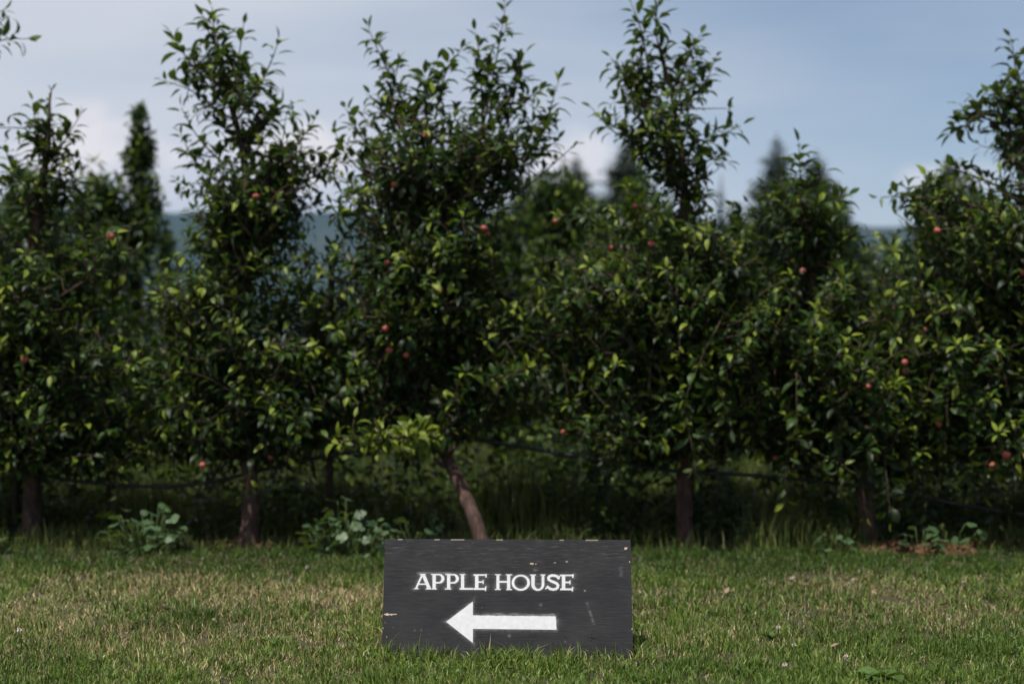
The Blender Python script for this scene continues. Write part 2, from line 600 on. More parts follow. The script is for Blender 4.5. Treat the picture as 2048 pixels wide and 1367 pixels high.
def put_leaf_parts(root, idx, arr):
    P, A, Nn, Ln, Wd, K, T, S = arr
    off = np.array(root.location)
    for i in idx:
        a = Vector(A[i]).normalized()
        n = Vector(Nn[i])
        n = (n - a * n.dot(a)).normalized()
        b = n.cross(a)
        me = min(LEAF_VARIANTS, key=lambda v: abs(v[0] - K[i]) + 1.5 * abs(v[1] - T[i]))[2]
        o = bpy.data.objects.new('leaf', me)
        l = Ln[i]
        w = Wd[i] / 0.44
        p = P[i] - off
        o.matrix_local = Matrix(((a.x * l, b.x * w, n.x * l, p[0]), (a.y * l, b.y * w, n.y * l, p[1]), (a.z * l, b.z * w, n.z * l, p[2]), (0, 0, 0, 1)))
        COL.objects.link(o)
        o.parent = root


UP = np.array((0, 0, 1.0))


def leaf_along(LV, R, path, start=0.15, step=0.026, size=0.078, young_tip=True, score=0.0, whorl=None):
    """Alternate leaves on a shoot, drooping, smaller and yellower at the tip."""
    path = np.asarray(path, float)
    seg = np.linalg.norm(np.diff(path, axis=0), axis=1)
    cum = np.concatenate([[0], np.cumsum(seg)])
    total = cum[-1]
    s = start * total
    phi = R.random() * 6.28
    while s <= total + 1e-6:
        f = s / total
        p = np.array([np.interp(s, cum, path[:, k]) for k in range(3)])
        i = min(max(np.searchsorted(cum, s) - 1, 0), len(seg) - 1)
        d = (path[i + 1] - path[i]) / (seg[i] + 1e-9)
        e1 = np.cross(d, (0.3, 0.2, 0.93))
        e1 /= np.linalg.norm(e1) + 1e-9
        e2 = np.cross(d, e1)
        side = math.cos(phi) * e1 + math.sin(phi) * e2
        ang = R.uniform(0.75, 1.25) if f < 0.93 else R.uniform(0.2, 0.6)
        a = math.cos(ang) * d + math.sin(ang) * side + UP * R.uniform(-0.25, 0.25)
        nrm = d * math.sin(ang) - side * math.cos(ang) + UP * 1.1 + R.normal(0, 0.28, 3)
        sz = size * R.uniform(0.7, 1.2) * (1.0 if f < 0.75 else 1.0 - 1.6 * (f - 0.75))
        tint = R.uniform(0.05, 0.82)
        if young_tip and f > 0.72 and R.random() < 0.45:
            tint = R.uniform(0.86, 1.0)
        pet = a / (np.linalg.norm(a) + 1e-9) * sz * 0.22
        LV.add(p + pet, a, nrm, sz, sz * R.uniform(0.33, 0.45), R.uniform(0.2, 1.9) if f < 0.9 else R.uniform(0.0, 0.7), tint, score + f * 0.2 + R.random() * 0.15)
        phi += 2.4 + R.normal(0, 0.3)
        s += step * R.uniform(0.7, 1.3)


def rosette(LV, R, p, d, n=5, size=0.07, score=0.0):
    """Spur cluster of leaves."""
    phi = R.random() * 6.28
    e1 = np.cross(d, (0.3, 0.2, 0.93))
    e1 /= np.linalg.norm(e1) + 1e-9
    e2 = np.cross(d, e1)
    for k in range(n):
        side = math.cos(phi) * e1 + math.sin(phi) * e2
        a = 0.45 * d + side + UP * R.uniform(-0.1, 0.3)
        sz = size * R.uniform(0.65, 1.2)
        LV.add(p + 0.2 * sz * a, a, UP * 1.3 + d * 0.5 + R.normal(0, 0.3, 3), sz, sz * R.uniform(0.34, 0.47), R.uniform(0.2, 1.6), R.uniform(0.05, 0.86) if R.random() > 0.12 else 0.97, score + R.random() * 0.15)
        phi += 2.4


def curve_branch(R, p0, p1, n=6, sag=0.0, wob=0.02):
    """Leaves the stem sideways and then turns up."""
    p0, p1 = np.asarray(p0, float), np.asarray(p1, float)
    c = np.array((p0[0] * 0.35 + p1[0] * 0.65, p0[1] * 0.35 + p1[1] * 0.65, p0[2] * 0.72 + p1[2] * 0.28 - sag))
    t = np.linspace(0, 1, n)[:, None]
    out = (1 - t) ** 2 * p0 + 2 * t * (1 - t) * c + t * t * p1
    out[1:-1] += R.normal(0, wob, (n - 2, 3)) * np.array((1, 1, 0.5))
    return out


def apple_mesh():
    u, v = 10, 7
    verts, quads, tris = [], [], []
    for j in range(1, v):
        th = math.pi * j / v
        r = math.sin(th) * (1 + 0.06 * math.cos(th))
        z = math.cos(th) * 0.88 - 0.28 * max(0, 1 - math.sin(th) * 1.6)
        for i in range(u):
            a = 2 * math.pi * i / u
            verts.append((r * math.cos(a), r * math.sin(a), z))
    verts += [(0, 0, 0.50), (0, 0, -0.86)]
    for j in range(v - 2):
        for i in range(u):
            quads.append((j * u + i, (j + 1) * u + i, (j + 1) * u + (i + 1) % u, j * u + (i + 1) % u))
    for i in range(u):
        tris += [(i, (i + 1) % u, (v - 1) * u), ((v - 2) * u + (i + 1) % u, (v - 2) * u + i, (v - 1) * u + 1)]
    me = mesh_np('apple', np.array(verts), quads, tris)
    me.materials.append(M_APPLE)
    return me


ME_APPLE = apple_mesh()


def put_apple(root, p, r, R):
    o = bpy.data.objects.new('apple', ME_APPLE)
    o.location = np.asarray(p) - np.array(root.location)
    o.rotation_euler = (R.uniform(-0.5, 0.5), R.uniform(-0.5, 0.5), R.uniform(0, 6))
    o.scale = (r, r, r)
    COL.objects.link(o)
    o.parent = root


# ------------------------------------------------------------------ front-row trees
ROW = 6.35                                              # distance of the front row


def front_tree(seed, label, stem, env, shoots, limbs=(), n_lat=95, apples=(), leaf_parts=250, r0=0.037, stubs=(), depth=0.42, thin=0.3):
    """stem: trunk and leader; env: (y, left, right) rows of the crown's extent; shoots: free shoots against the sky; limbs: main branches."""
    R = np.random.default_rng(seed)
    leader = np.array([W(x, y, ROW + dy) for x, y, dy in stem])
    leader[0][2] = -0.03
    path = smooth_path(leader, 5)
    root = empty('apple_tree', (leader[0][0], leader[0][1], 0.0), label, 'tree', 'apple trees of the front row')
    off = np.array(root.location)
    zz = np.linspace(0, 1, len(path))
    rad = r0 * (1 - zz) ** 0.9 + 0.004
    rad[:2] *= (1.45, 1.15)
    bag = Bag()
    bag.add(*tube(path, rad, 12, R, 0.10))
    link('trunk', bag.mesh('trunk', off), M_BARK, root)
    for sx, sy, ex, ey, rr in stubs:                    # broken limb ends
        bag = Bag()
        bag.add(*tube(smooth_path([W(sx, sy, ROW - 0.16), W((sx + ex) / 2, (sy + ey) / 2 + 4, ROW - 0.20), W(ex, ey, ROW - 0.22)], 3), np.linspace(rr, rr * 0.45, 7), 8, R, 0.2))
        link('stub', bag.mesh('stub', off), M_BARK, root)
    LV = Leaves()
    ey = np.array([e[0] for e in env], float)
    el = np.array([e[1] for e in env], float)
    er = np.array([e[2] for e in env], float)
    twig = Bag()
    lz = path[:, 2]

    def on_leader(z):
        return np.array([np.interp(z, lz, path[:, k]) for k in range(3)])

    ztop = lz[-1]
    # explicit limbs
    for pts in limbs:
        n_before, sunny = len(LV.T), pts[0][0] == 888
        pl = smooth_path([W(x, y, ROW + dy) for x, y, dy in pts], 4)
        bag = Bag()
        bag.add(*tube(pl, np.linspace(0.011, 0.003, len(pl)), 7, R, 0.1))
        link('branch', bag.mesh('branch', off), M_BARK, root)
        leaf_along(LV, R, pl, 0.12, 0.018, 0.078, score=0.2)
        for k in range(7):
            i = R.integers(1, len(pl) - 1)
            d = R.normal(0, 1, 3) * np.array((0.7, 0.5, 0.4)) + UP * 0.7
            q = curve_branch(R, pl[i], pl[i] + d / np.linalg.norm(d) * R.uniform(0.06, 0.15), 4, 0, 0.004)
            twig.add(*tube(q, np.linspace(0.003, 0.0015, 4), 4))
            leaf_along(LV, R, q, 0.2, 0.02, 0.07, score=0.2)
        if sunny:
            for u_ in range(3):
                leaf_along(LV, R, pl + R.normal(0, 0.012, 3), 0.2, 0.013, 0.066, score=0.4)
        if sunny:                                       # yellow leaves on the lowest limb, tint raised to make them look sunlit
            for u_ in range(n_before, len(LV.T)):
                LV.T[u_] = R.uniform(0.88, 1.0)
    # free shoots
    for pts in shoots:
        pl = smooth_path([W(x, y, ROW + dy) for x, y, dy in pts], 4)
        twig.add(*tube(pl, np.linspace(0.0055, 0.0016, len(pl)), 5))
        leaf_along(LV, R, pl, 0.03, 0.018, 0.088, score=1.0)
        n = len(pl)
        for i in range(1, n - 3):
            if R.random() < 0.65:
                rosette(LV, R, pl[i], np.array((R.normal(0, .5), R.normal(0, .5), 0.6)), 5, 0.080, score=0.8)
    # laterals filling the crown
    wrow = (er - el)
    for i in range(int(n_lat * 1.95)):
        # height chosen by area of the envelope row
        y = ey[0] + (ey[-1] - ey[0]) * R.random()
        for _ in range(6):
            y = ey[0] + (ey[-1] - ey[0]) * R.random()
            if R.random() < (np.interp(y, ey, wrow) / wrow.max()) ** 1.35:
                break
        if y < 330 and R.random() < thin:
            continue
        l, r = np.interp(y, ey, el), np.interp(y, ey, er)
        w = (r - l)
        x = l + w * (0.5 + 0.5 * np.sign(R.random() - 0.5) * R.random() ** 0.7 * (1 + 0.22 * R.normal()))
        dmax = min(depth, 0.5 * w / FPX * ROW + 0.05)
        dy = R.uniform(-1, 1)
        dy = np.sign(dy) * abs(dy) ** 0.7 * dmax * math.sqrt(max(0.05, 1 - ((x - (l + r) / 2) / (w / 2 + 1)) ** 2))
        tip = W(x, y, ROW + dy)
        reach = math.hypot(tip[0] - np.interp(tip[2], lz, path[:, 0]), tip[1] - ROW)
        z0 = min(tip[2] - 0.06 - 0.45 * reach, ztop - 0.1)
        z0 = max(z0, 0.37 + 0.12 * R.random())
        p0 = on_leader(z0)
        pl = curve_branch(R, p0, tip, 7)
        twig.add(*tube(pl, np.linspace(0.0075, 0.002, 7), 5))
        leaf_along(LV, R, pl, 0.25, 0.022, 0.065, score=0.12 if y < 420 else 0.0)
        if y > 430 and R.random() < 0.36:               # this year's shoot, upright or arching towards the light
            d = np.array((R.normal(0, 0.6), -abs(R.normal(0.35, 0.4)), R.uniform(0.1, 1.0)))
            d /= np.linalg.norm(d)
            e = pl[-1] + d * R.uniform(0.10, 0.24)
            q = smooth_path([pl[-1], (pl[-1] + e) / 2 + UP * 0.015, e], 4)
            twig.add(*tube(q, np.linspace(0.0025, 0.0012, len(q)), 4))
            leaf_along(LV, R, q, 0.1, 0.017, 0.072, score=0.3)
            rosette(LV, R, e, d, 5, 0.055, score=0.3)
            for u_ in range(3):
                LV.T[-1 - u_] = R.uniform(0.9, 1.0)
        elif y > 640 and R.random() < 0.55:             # hanging spray under the crown
            e = pl[-1] + np.array((R.normal(0, 0.07), R.normal(-0.03, 0.06), -R.uniform(0.08, 0.34)))
            q = smooth_path([pl[-1], (pl[-1] + e) / 2 + UP * 0.02, e], 4)
            twig.add(*tube(q, np.linspace(0.0025, 0.0012, len(q)), 4))
            leaf_along(LV, R, q, 0.1, 0.02, 0.07)
        for k in range(R.integers(4, 8) if y > 400 else R.integers(2, 5)):
            t = R.uniform(0.3, 1.0) * 5.99
            i0 = int(t)
            b0 = pl[i0] + (pl[i0 + 1] - pl[i0]) * (t - i0)
            d = R.normal(0, 1, 3) * np.array((1, 1, 0.6)) + UP * 0.45
            d /= np.linalg.norm(d)
            ln = R.uniform(0.05, 0.17)
            q = curve_branch(R, b0, b0 + d * ln, 4, 0, 0.004)
            twig.add(*tube(q, np.linspace(0.003, 0.0015, 4), 4))
            if R.random() < 0.5:
                leaf_along(LV, R, q, 0.2, 0.016, 0.061, score=0.1 if y < 420 else 0.0)
            else:
                rosette(LV, R, q[-1], d, R.integers(5, 9), 0.061, score=0.1 if y < 420 else 0.0)
    link('twigs', twig.mesh('twigs', off), M_TWIG, root, 'stuff')
    arr = LV.arrays()
    order = np.argsort(-arr[7])
    idx, rest = order[:leaf_parts], order[leaf_parts:]
    put_leaf_parts(root, idx, arr)
    P, A, Nn, Ln, Wd, K, T, S = [a[rest] for a in arr]
    V, q, t, nv = leaves_mesh_arrays(P - off, A, Nn, Ln, Wd, K)
    link('foliage', mesh_np('foliage', V, q, t, {'tint': np.repeat(T, nv)}), M_LEAF, root, 'stuff')
    FP = arr[0]
    lx, ly = 1024 + FP[:, 0] / FP[:, 1] * FPX, 683.5 - (FP[:, 2] - CAM_H) / FP[:, 1] * FPX
    for ax, ay, ar in apples:                           # hung beside the frontmost leaf stalk near its spot
        near = np.hypot(lx - ax, ly - ay)
        ok = np.where(near < max(16, np.sort(near)[3]))[0]
        k = ok[np.argmin(FP[ok, 1])]
        put_apple(root, FP[k] + np.array((0, -0.012, -0.018)), ar, R)
    return root


front_tree(101, 'apple tree whose dark trunk stands next to the left edge, thin stake on it', 
    [(62, 1085, 0), (66, 900, 0), (60, 600, 0), (75, 420, 0), (95, 300, 0), (100, 185, 0)],
    [(215, 70, 130), (270, 25, 145), (330, 5, 150), (400, 0, 165), (450, -60, 240), (600, -140, 290), (800, -150, 300), (960, -110, 260)],
    [[(85, 330, 0), (92, 260, 0), (104, 182, 0)], [(95, 330, 0), (130, 280, -.05), (162, 228, 0)], [(80, 330, 0), (72, 270, .05), (66, 205, .05)],
     [(70, 400, 0), (30, 350, 0), (8, 290, 0)], [(90, 420, 0), (130, 380, 0), (150, 345, 0)], [(80, 390, 0), (110, 330, 0), (125, 290, 0)]],
    apples=[(210, 470, .017), (40, 700, .016)], n_lat=95, leaf_parts=180, thin=0.5)

front_tree(102, 'apple tree with red-brown lit trunk and tall ragged top, left of the sign',
    [(495, 1092, -.16), (502, 980, -.13), (492, 860, -.06), (488, 640, 0), (500, 470, 0), (485, 300, 0), (450, 170, 0), (425, 60, 0)],
    [(110, 375, 510), (170, 375, 545), (230, 390, 555), (300, 375, 600), (360, 385, 640), (410, 420, 620), (450, 380, 565), (560, 340, 565), (620, 310, 650), (780, 270, 700), (840, 270, 720), (890, 300, 690)],
    [[(470, 230, 0), (445, 120, 0), (428, 55, 0), (424, 12, 0)], [(450, 210, 0), (400, 150, -.05), (362, 100, 0), (340, 62, 0)], [(465, 190, 0), (478, 110, .05), (488, 45, .05)],
     [(490, 220, 0), (535, 140, 0), (558, 80, 0)], [(445, 230, 0), (390, 185, 0), (325, 160, 0)], [(500, 290, 0), (545, 230, 0), (590, 205, 0)],
     [(450, 330, 0), (400, 280, 0), (362, 215, 0)], [(450, 370, 0), (395, 330, 0), (360, 265, 0)], [(540, 340, 0), (600, 280, 0), (632, 235, 0)],
     [(560, 340, -.05), (620, 330, -.05), (690, 325, -.05)], [(560, 380, 0), (640, 345, 0), (675, 300, 0)], [(470, 130, 0), (430, 90, 0), (405, 30, 0)],
     [(500, 470, -.2), (455, 410, -.2), (420, 385, -.2)]],
    limbs=[[(495, 420, 0), (540, 350, -.05), (600, 310, -.08), (650, 305, -.1)], [(490, 560, 0), (440, 470, -.15), (400, 430, -.2)]],
    apples=[(523, 375, .015), (555, 905, .013), (420, 925, .014)], n_lat=120, thin=0.5)

front_tree(103, 'apple tree with leaning forked trunk right behind the sign board',
    [(976, 1100, -.34), (949, 1036, -.29), (914, 955, -.21), (885, 890, -.12), (888, 800, -.04), (880, 620, 0), (862, 420, 0), (862, 300, 0), (850, 210, 0)],
    [(195, 760, 1050), (215, 750, 1060), (260, 690, 1085), (330, 680, 1100), (400, 665, 960), (450, 675, 1000), (560, 675, 1040), (620, 640, 1060), (740, 640, 1110), (790, 690, 1120)],
    [[(830, 250, 0), (790, 170, 0), (760, 110, 0), (735, 52, 0)], [(850, 230, 0), (855, 160, 0), (875, 120, 0)], [(870, 240, 0), (890, 150, 0), (925, 95, 0)],
     [(960, 290, 0), (985, 160, 0), (1000, 80, 0), (1012, 5, 0)], [(965, 250, 0), (960, 120, 0), (950, 65, 0)], [(990, 240, 0), (1030, 150, .05), (1050, 105, .05)],
     [(1060, 330, 0), (1090, 250, 0), (1118, 160, 0)], [(1000, 260, 0), (1050, 200, 0), (1085, 180, 0)], [(760, 330, 0), (715, 260, 0), (690, 215, 0)],
     [(760, 370, 0), (700, 320, 0), (665, 255, 0)], [(800, 270, 0), (765, 220, 0), (740, 190, 0)], [(1040, 340, 0), (1080, 310, 0), (1115, 280, 0)],
     [(1000, 340, 0), (1010, 370, -.05), (1000, 385, -.05)],
     [(800, 260, .05), (785, 190, .05), (800, 120, .05)], [(985, 220, -.05), (975, 150, -.05), (990, 110, -.05)], [(1000, 250, .1), (1030, 190, .1), (1035, 140, .1)], [(820, 250, -.05), (845, 200, -.05), (850, 150, -.05)]],
    limbs=[[(865, 420, 0), (920, 330, -.03), (965, 270, -.03), (990, 200, 0)], [(862, 380, 0), (815, 290, -.05), (780, 190, -.05)],
           [(900, 400, 0), (990, 340, -.05), (1060, 310, -.05)],
           [(888, 875, -.02), (840, 870, -.36), (770, 877, -.52), (695, 886, -.56)]],
    apples=[(790, 372, .016), (975, 440, .015), (986, 451, .015), (696, 520, .015), (890, 572, .016), (765, 656, .016), (792, 685, .016), (806, 706, .014), (850, 256, .013), (782, 505, .012)],
    n_lat=130, r0=0.031, thin=0.2, stubs=[(886, 905, 908, 893, 0.022), (892, 930, 868, 915, 0.016)])

front_tree(104, 'apple tree with straight trunk and tall narrow top, right of the sign',
    [(1372, 1090, 0), (1368, 1000, 0), (1366, 880, 0), (1358, 650, 0), (1368, 420, 0), (1366, 330, 0), (1345, 200, 0), (1320, 90, 0)],
    [(80, 1250, 1370), (130, 1240, 1400), (200, 1240, 1410), (270, 1230, 1410), (310, 1270, 1410), (345, 1330, 1410), (400, 1325, 1420), (450, 1180, 1480), (520, 1110, 1550), (700, 1090, 1590), (840, 1110, 1580), (905, 1160, 1540)],
    [[(1300, 160, 0), (1285, 70, 0), (1262, 5, 0)], [(1330, 150, 0), (1312, 60, 0), (1318, -5, 0)], [(1350, 170, 0), (1380, 110, 0), (1402, 68, 0)],
     [(1370, 210, 0), (1410, 165, 0), (1432, 115, 0)], [(1300, 180, 0), (1255, 160, 0), (1222, 115, 0)], [(1290, 280, 0), (1230, 265, 0), (1180, 212, 0)],
     [(1370, 310, 0), (1430, 275, 0), (1482, 252, 0)], [(1375, 330, 0), (1420, 320, 0), (1450, 300, 0)], [(1340, 260, 0), (1380, 200, 0), (1405, 180, 0)],
     [(1290, 330, 0), (1275, 290, 0), (1255, 240, 0)], [(1365, 400, 0), (1340, 370, 0), (1310, 345, 0)], [(1370, 440, -.1), (1400, 400, -.1), (1410, 375, -.1)],
     [(1350, 460, -.2), (1290, 420, -.25), (1260, 395, -.25)]],
    limbs=[[(1360, 330, 0), (1310, 260, -.03), (1280, 190, -.03), (1275, 110, 0)], [(1360, 620, 0), (1430, 560, -.2), (1500, 520, -.25)], [(1358, 700, 0), (1270, 600, -.25), (1210, 540, -.3)]],
    apples=[(1400, 316, .015), (1235, 487, .015), (1300, 477, .015), (1130, 860, .013), (1255, 420, .012), (1120, 470, .013), (1297, 912, .012)],
    n_lat=135)

front_tree(105, 'short apple tree with bent trunk beside the reddish bare soil',
    [(1738, 1088, 0), (1725, 960, 0), (1692, 850, 0), (1650, 700, 0), (1625, 560, 0), (1610, 440, 0), (1602, 350, 0)],
    [(350, 1580, 1625), (400, 1540, 1660), (450, 1510, 1690), (520, 1490, 1640), (600, 1490, 1810), (780, 1500, 1880), (900, 1540, 1900), (950, 1600, 1860)],
    [[(1605, 400, 0), (1600, 340, 0), (1598, 285, 0)], [(1620, 450, 0), (1665, 410, 0), (1698, 390, 0)], [(1600, 460, 0), (1560, 410, 0), (1530, 370, 0)], [(1610, 400, 0), (1640, 360, 0), (1650, 330, 0)]],
    apples=[(1610, 541, .016), (1725, 766, .012), (1545, 900, .012)], n_lat=95, leaf_parts=150)

front_tree(106, 'apple tree at the right edge with one long branch reaching left',
    [(2125, 1090, 0), (2118, 900, 0), (2105, 600, 0), (2085, 400, 0), (2060, 250, 0), (2035, 140, 0)],
    [(120, 2010, 2085), (190, 1985, 2120), (260, 1975, 2180), (330, 1960, 2240), (380, 1850, 2280), (450, 1780, 2320), (600, 1770, 2370), (800, 1790, 2370), (950, 1850, 2330)],
    [[(2040, 200, 0), (2030, 130, 0), (2022, 75, 0)], [(2030, 250, -.05), (1970, 230, -.05), (1925, 255, -.05), (1893, 268, -.05)], [(2040, 230, 0), (2000, 180, 0), (1975, 175, 0)],
     [(1990, 370, 0), (1930, 345, 0), (1880, 330, 0)], [(1860, 430, 0), (1810, 395, 0), (1760, 395, 0)], [(1850, 420, 0), (1825, 390, 0), (1802, 365, 0)], [(1900, 410, 0), (1860, 370, 0), (1848, 352, 0)],
     [(2050, 260, 0), (2075, 190, 0), (2090, 130, 0)]],
    limbs=[[(2080, 400, 0), (2030, 300, -.05), (1980, 240, -.08), (1930, 235, -.08)], [(2095, 520, 0), (1990, 430, -.15), (1890, 400, -.2), (1830, 395, -.2)]],
    apples=[(1875, 460, .016), (2044, 541, .016), (1800, 710, .017), (1796, 737, .017), (1806, 743, .015), (1870, 853, .016), (1995, 901, .019), (1972, 911, .013), (1925, 345, .015), (1955, 215, .013), (1838, 640, .010)],
    n_lat=175, thin=0.05)

front_tree(107, 'apple tree out of frame whose branch hangs into the upper left corner',
    [(-330, 1090, 0), (-325, 800, 0), (-320, 500, 0), (-300, 250, 0), (-280, 60, 0)],
    [(0, -330, -170), (150, -360, -110), (300, -420, -150), (500, -480, -140), (800, -500, -140), (930, -420, -200)],
    [[(-120, 120, 0), (-50, 110, 0), (5, 80, 0), (58, 78, 0)], [(-100, 110, 0), (-40, 40, 0), (10, 20, 0)], [(-110, 130, 0), (-40, 90, 0), (5, 40, -.03)]],
    limbs=[[(-300, 250, 0), (-220, 160, 0), (-120, 120, 0)]],
    n_lat=70, leaf_parts=60)


# ------------------------------------------------------------------ rows behind
def back_variant(seed, h, w, narrow_top):
    """One tree in its own frame (origin at the base): trunk mesh, twigs mesh, foliage mesh."""
    R = np.random.default_rng(seed)
    bend = R.normal(0, 0.05, 2)
    path = smooth_path([(0, 0, -0.03), (bend[0], bend[1], h * 0.3), (-bend[0], 0, h * 0.65), (bend[0] * 0.5, -bend[1], h)], 5)
    bag = Bag()
    bag.add(*tube(path, np.linspace(0.045, 0.005, len(path)), 8, R, 0.1))
    trunk = bag.mesh('trunk')
    LV, twig = Leaves(), Bag()
    for i in range(135):
        z = R.uniform(0.34, h * 0.99)
        f = max(0.0, (z - 0.55) / (h - 0.55))
        half = w * (1 - f ** 2.2) * 0.5 + 0.06 if not narrow_top else w * 0.5 * max(0.02, (1 - f) ** 1.15) * (1.55 if f < 0.3 else 1.1)
        a = R.random() * 6.28
        rr = half * R.random() ** 0.5
        tip = np.array((math.cos(a) * rr, math.sin(a) * rr * 0.85, z))
        z0 = max(0.3, z - 0.08 - 0.45 * rr)
        p0 = np.array([np.interp(z0, path[:, 2], path[:, k]) for k in range(3)])
        pl = curve_branch(R, p0, tip, 6)
        twig.add(*tube(pl, np.linspace(0.007, 0.002, 6), 4))
        leaf_along(LV, R, pl, 0.3, 0.034, 0.080)
        for k in range(5):
            i0 = R.integers(1, 6)
            d = R.normal(0, 1, 3) * np.array((1, 1, 0.6)) + UP * 0.4
            d /= np.linalg.norm(d)
            rosette(LV, R, pl[i0] + d * R.uniform(0.03, 0.12) * (1 - 0.75 * f if narrow_top else 1), d, 5, 0.082 * (1 - 0.35 * f if narrow_top else 1))
    leaf_along(LV, R, path[-7:], 0.0, 0.02, 0.075)
    P, A, Nn, Ln, Wd, K, T, S = LV.arrays()
    V, q, t, nv = leaves_mesh_arrays(P, A, Nn, Ln, Wd, K, nseg=3)
    return trunk, twig.mesh('twigs'), mesh_np('foliage', V, q, t, {'tint': np.repeat(T, nv)}), P


BACK = [back_variant(301, 2.05, 1.05, False), back_variant(302, 2.45, 0.95, True), back_variant(303, 1.85, 1.15, False), back_variant(304, 2.2, 1.0, True)]
for tr, tw, fo, _ in BACK:
    tr.materials.append(M_BARK)
    tw.materials.append(M_TWIG)
    fo.materials.append(M_LEAF)


def back_tree(k, x, y, rot, s, label, group, n_apples=3):
    root = empty('apple_tree', (x, y, 0), label, 'tree', group)
    root.rotation_euler = (0, 0, rot)
    root.scale = (s, s, s)
    tr, tw, fo, P = BACK[k]
    link('trunk', tr, None, root)
    link('twigs', tw, None, root, 'stuff')
    link('foliage', fo, None, root, 'stuff')
    R = np.random.default_rng(int(abs(x * 971) + y * 131))
    c, sn = math.cos(rot), math.sin(rot)
    wy = P[:, 0] * sn + P[:, 1] * c                     # towards the lawn
    cand = np.argsort(wy + 0.8 * (P[:, 2] < 0.8))[:150]
    for i in R.choice(cand, n_apples, replace=False):
        o = bpy.data.objects.new('apple', ME_APPLE)
        o.location = P[i] + np.array((0, 0, -0.02))
        o.scale = (0.016,) * 3
        COL.objects.link(o)
        o.parent = root
    return root


second = [  # photo x of the stem, height in m, variant, label
    (-130, 2.05, 0, 'second-row apple tree out at the left edge behind the dark-trunked tree'),
    (60, 2.0, 0, 'second-row apple tree hidden behind the dark-trunked tree at the left edge'),
    (195, 2.0, 2, 'rounded second-row apple tree left of the slender pointed one'),
    (280, 2.46, 1, 'slender pointed apple tree standing behind the gap left of the red-brown trunk'),
    (440, 1.55, 0, 'second-row apple tree low behind the red-brown trunked tree'),
    (640, 1.22, 2, 'low second-row apple tree below the hill gap between the two tall-topped trees'),
    (800, 1.85, 3, 'second-row apple tree behind the leaning forked trunk'),
    (1000, 1.75, 0, 'second-row apple tree seen just right of the leaning forked trunk'),
    (1115, 2.02, 2, 'sunlit second-row apple tree in front of the smallest firs, left of the straight trunk'),
    (1290, 1.95, 0, 'sunlit second-row apple tree directly below the dark fir behind the straight trunk'),
    (1470, 1.80, 3, 'second-row apple tree right of the straight trunk, under the pair of firs'),
    (1640, 1.80, 2, 'second-row apple tree behind the short bent apple tree'),
    (1790, 1.50, 0, 'low second-row apple tree below the pale field gap, near the bare soil'),
    (1900, 2.0, 2, 'second-row apple tree behind the long left-reaching branch'),
    (2110, 2.05, 0, 'second-row apple tree behind the tree at the right edge'),
]
VH = [2.05, 2.45, 1.85, 2.2]
R2 = np.random.default_rng(55)
for px, h, k, lab in second:
    y = 9.3 + R2.uniform(-0.1, 0.1)
    back_tree(k, (px - 1024) / FPX * y, y, R2.uniform(0, 6.28), h / VH[k], lab, 'apple trees of the second row')
third = np.arange(-5.0, 5.1, 0.95)
for i, x in enumerate(third):
    if min(abs(x + 1.95), abs(x - 3.05)) < 0.47:        # two gaps where the slope and the far field show
        continue
    y = 12.6 + R2.uniform(-0.15, 0.15)
    back_tree(int(R2.integers(0, 4)), x + R2.uniform(-0.1, 0.1), y, R2.uniform(0, 6.28), R2.uniform(0.82, 0.98), 'apple tree in the farthest blurred row behind the others', 'apple trees of the third row', 2)


# ------------------------------------------------------------------ firs beyond the orchard
def conifer_meshes(seed, h, w):
    R = np.random.default_rng(seed)
    bag = Bag()
    path = np.array([(0, 0, -0.2), (0, 0, h * 0.5), (0, 0, h * 0.97)])
    bag.add(*tube(path, (h * 0.018, h * 0.011, h * 0.002), 7))
    trunk = bag.mesh('trunk')
    LV = Leaves()
    z = h * 0.08
    while z < h * 0.985:
        f = z / h
        rad = w * 0.5 * (1 - f) ** 0.85 * R.uniform(0.75, 1.15) + 0.05
        nb = max(6, int(15 - 7 * f))
        a0 = R.random() * 6.28
        for b in range(nb):
            a = a0 + b * 6.283 / nb + R.normal(0, 0.2)
            r = rad * R.uniform(0.7, 1.12)
            d = np.array((math.cos(a), math.sin(a), -0.18 - 0.22 * (1 - f) + 0.5 * f * f))
            side = np.array((-math.sin(a), math.cos(a), 0))
            m = max(4, int(r / (h * 0.026)))
            for j in range(m):
                t = (j + 0.6) / m
                p = np.array((0, 0, z)) + d * r * t + np.array((0, 0, 0.18 * r * t * t))
                sl = r * (0.42 * (1 - t) + 0.20)
                for s in (-1, 1):
                    LV.add(p, side * s * 0.8 + d * 0.7 + R.normal(0, 0.15, 3) - UP * 0.15, UP + R.normal(0, 0.3, 3), sl * 1.2, sl * 0.70, R.uniform(0.1, 0.9), R.uniform(0, 1), 0)
            p = np.array((0, 0, z)) + d * r * 0.9
            LV.add(p, d, UP + R.normal(0, 0.2, 3), r * 0.35, r * 0.24, 0.2, R.uniform(0, 1), 0)
        z += h * R.uniform(0.013, 0.021)
    LV.add(np.array((0, 0, h * 0.955)), UP, np.array((1.0, 0, 0)), h * 0.06, h * 0.03, 0.0, 0.4, 0)
    P, A, Nn, Ln, Wd, K, T, S = LV.arrays()
    V, q, t, nv = leaves_mesh_arrays(P, A, Nn, Ln, Wd, K, nseg=3)
    return trunk, mesh_np('crown', V, q, t, {'tint': np.repeat(T, nv)})


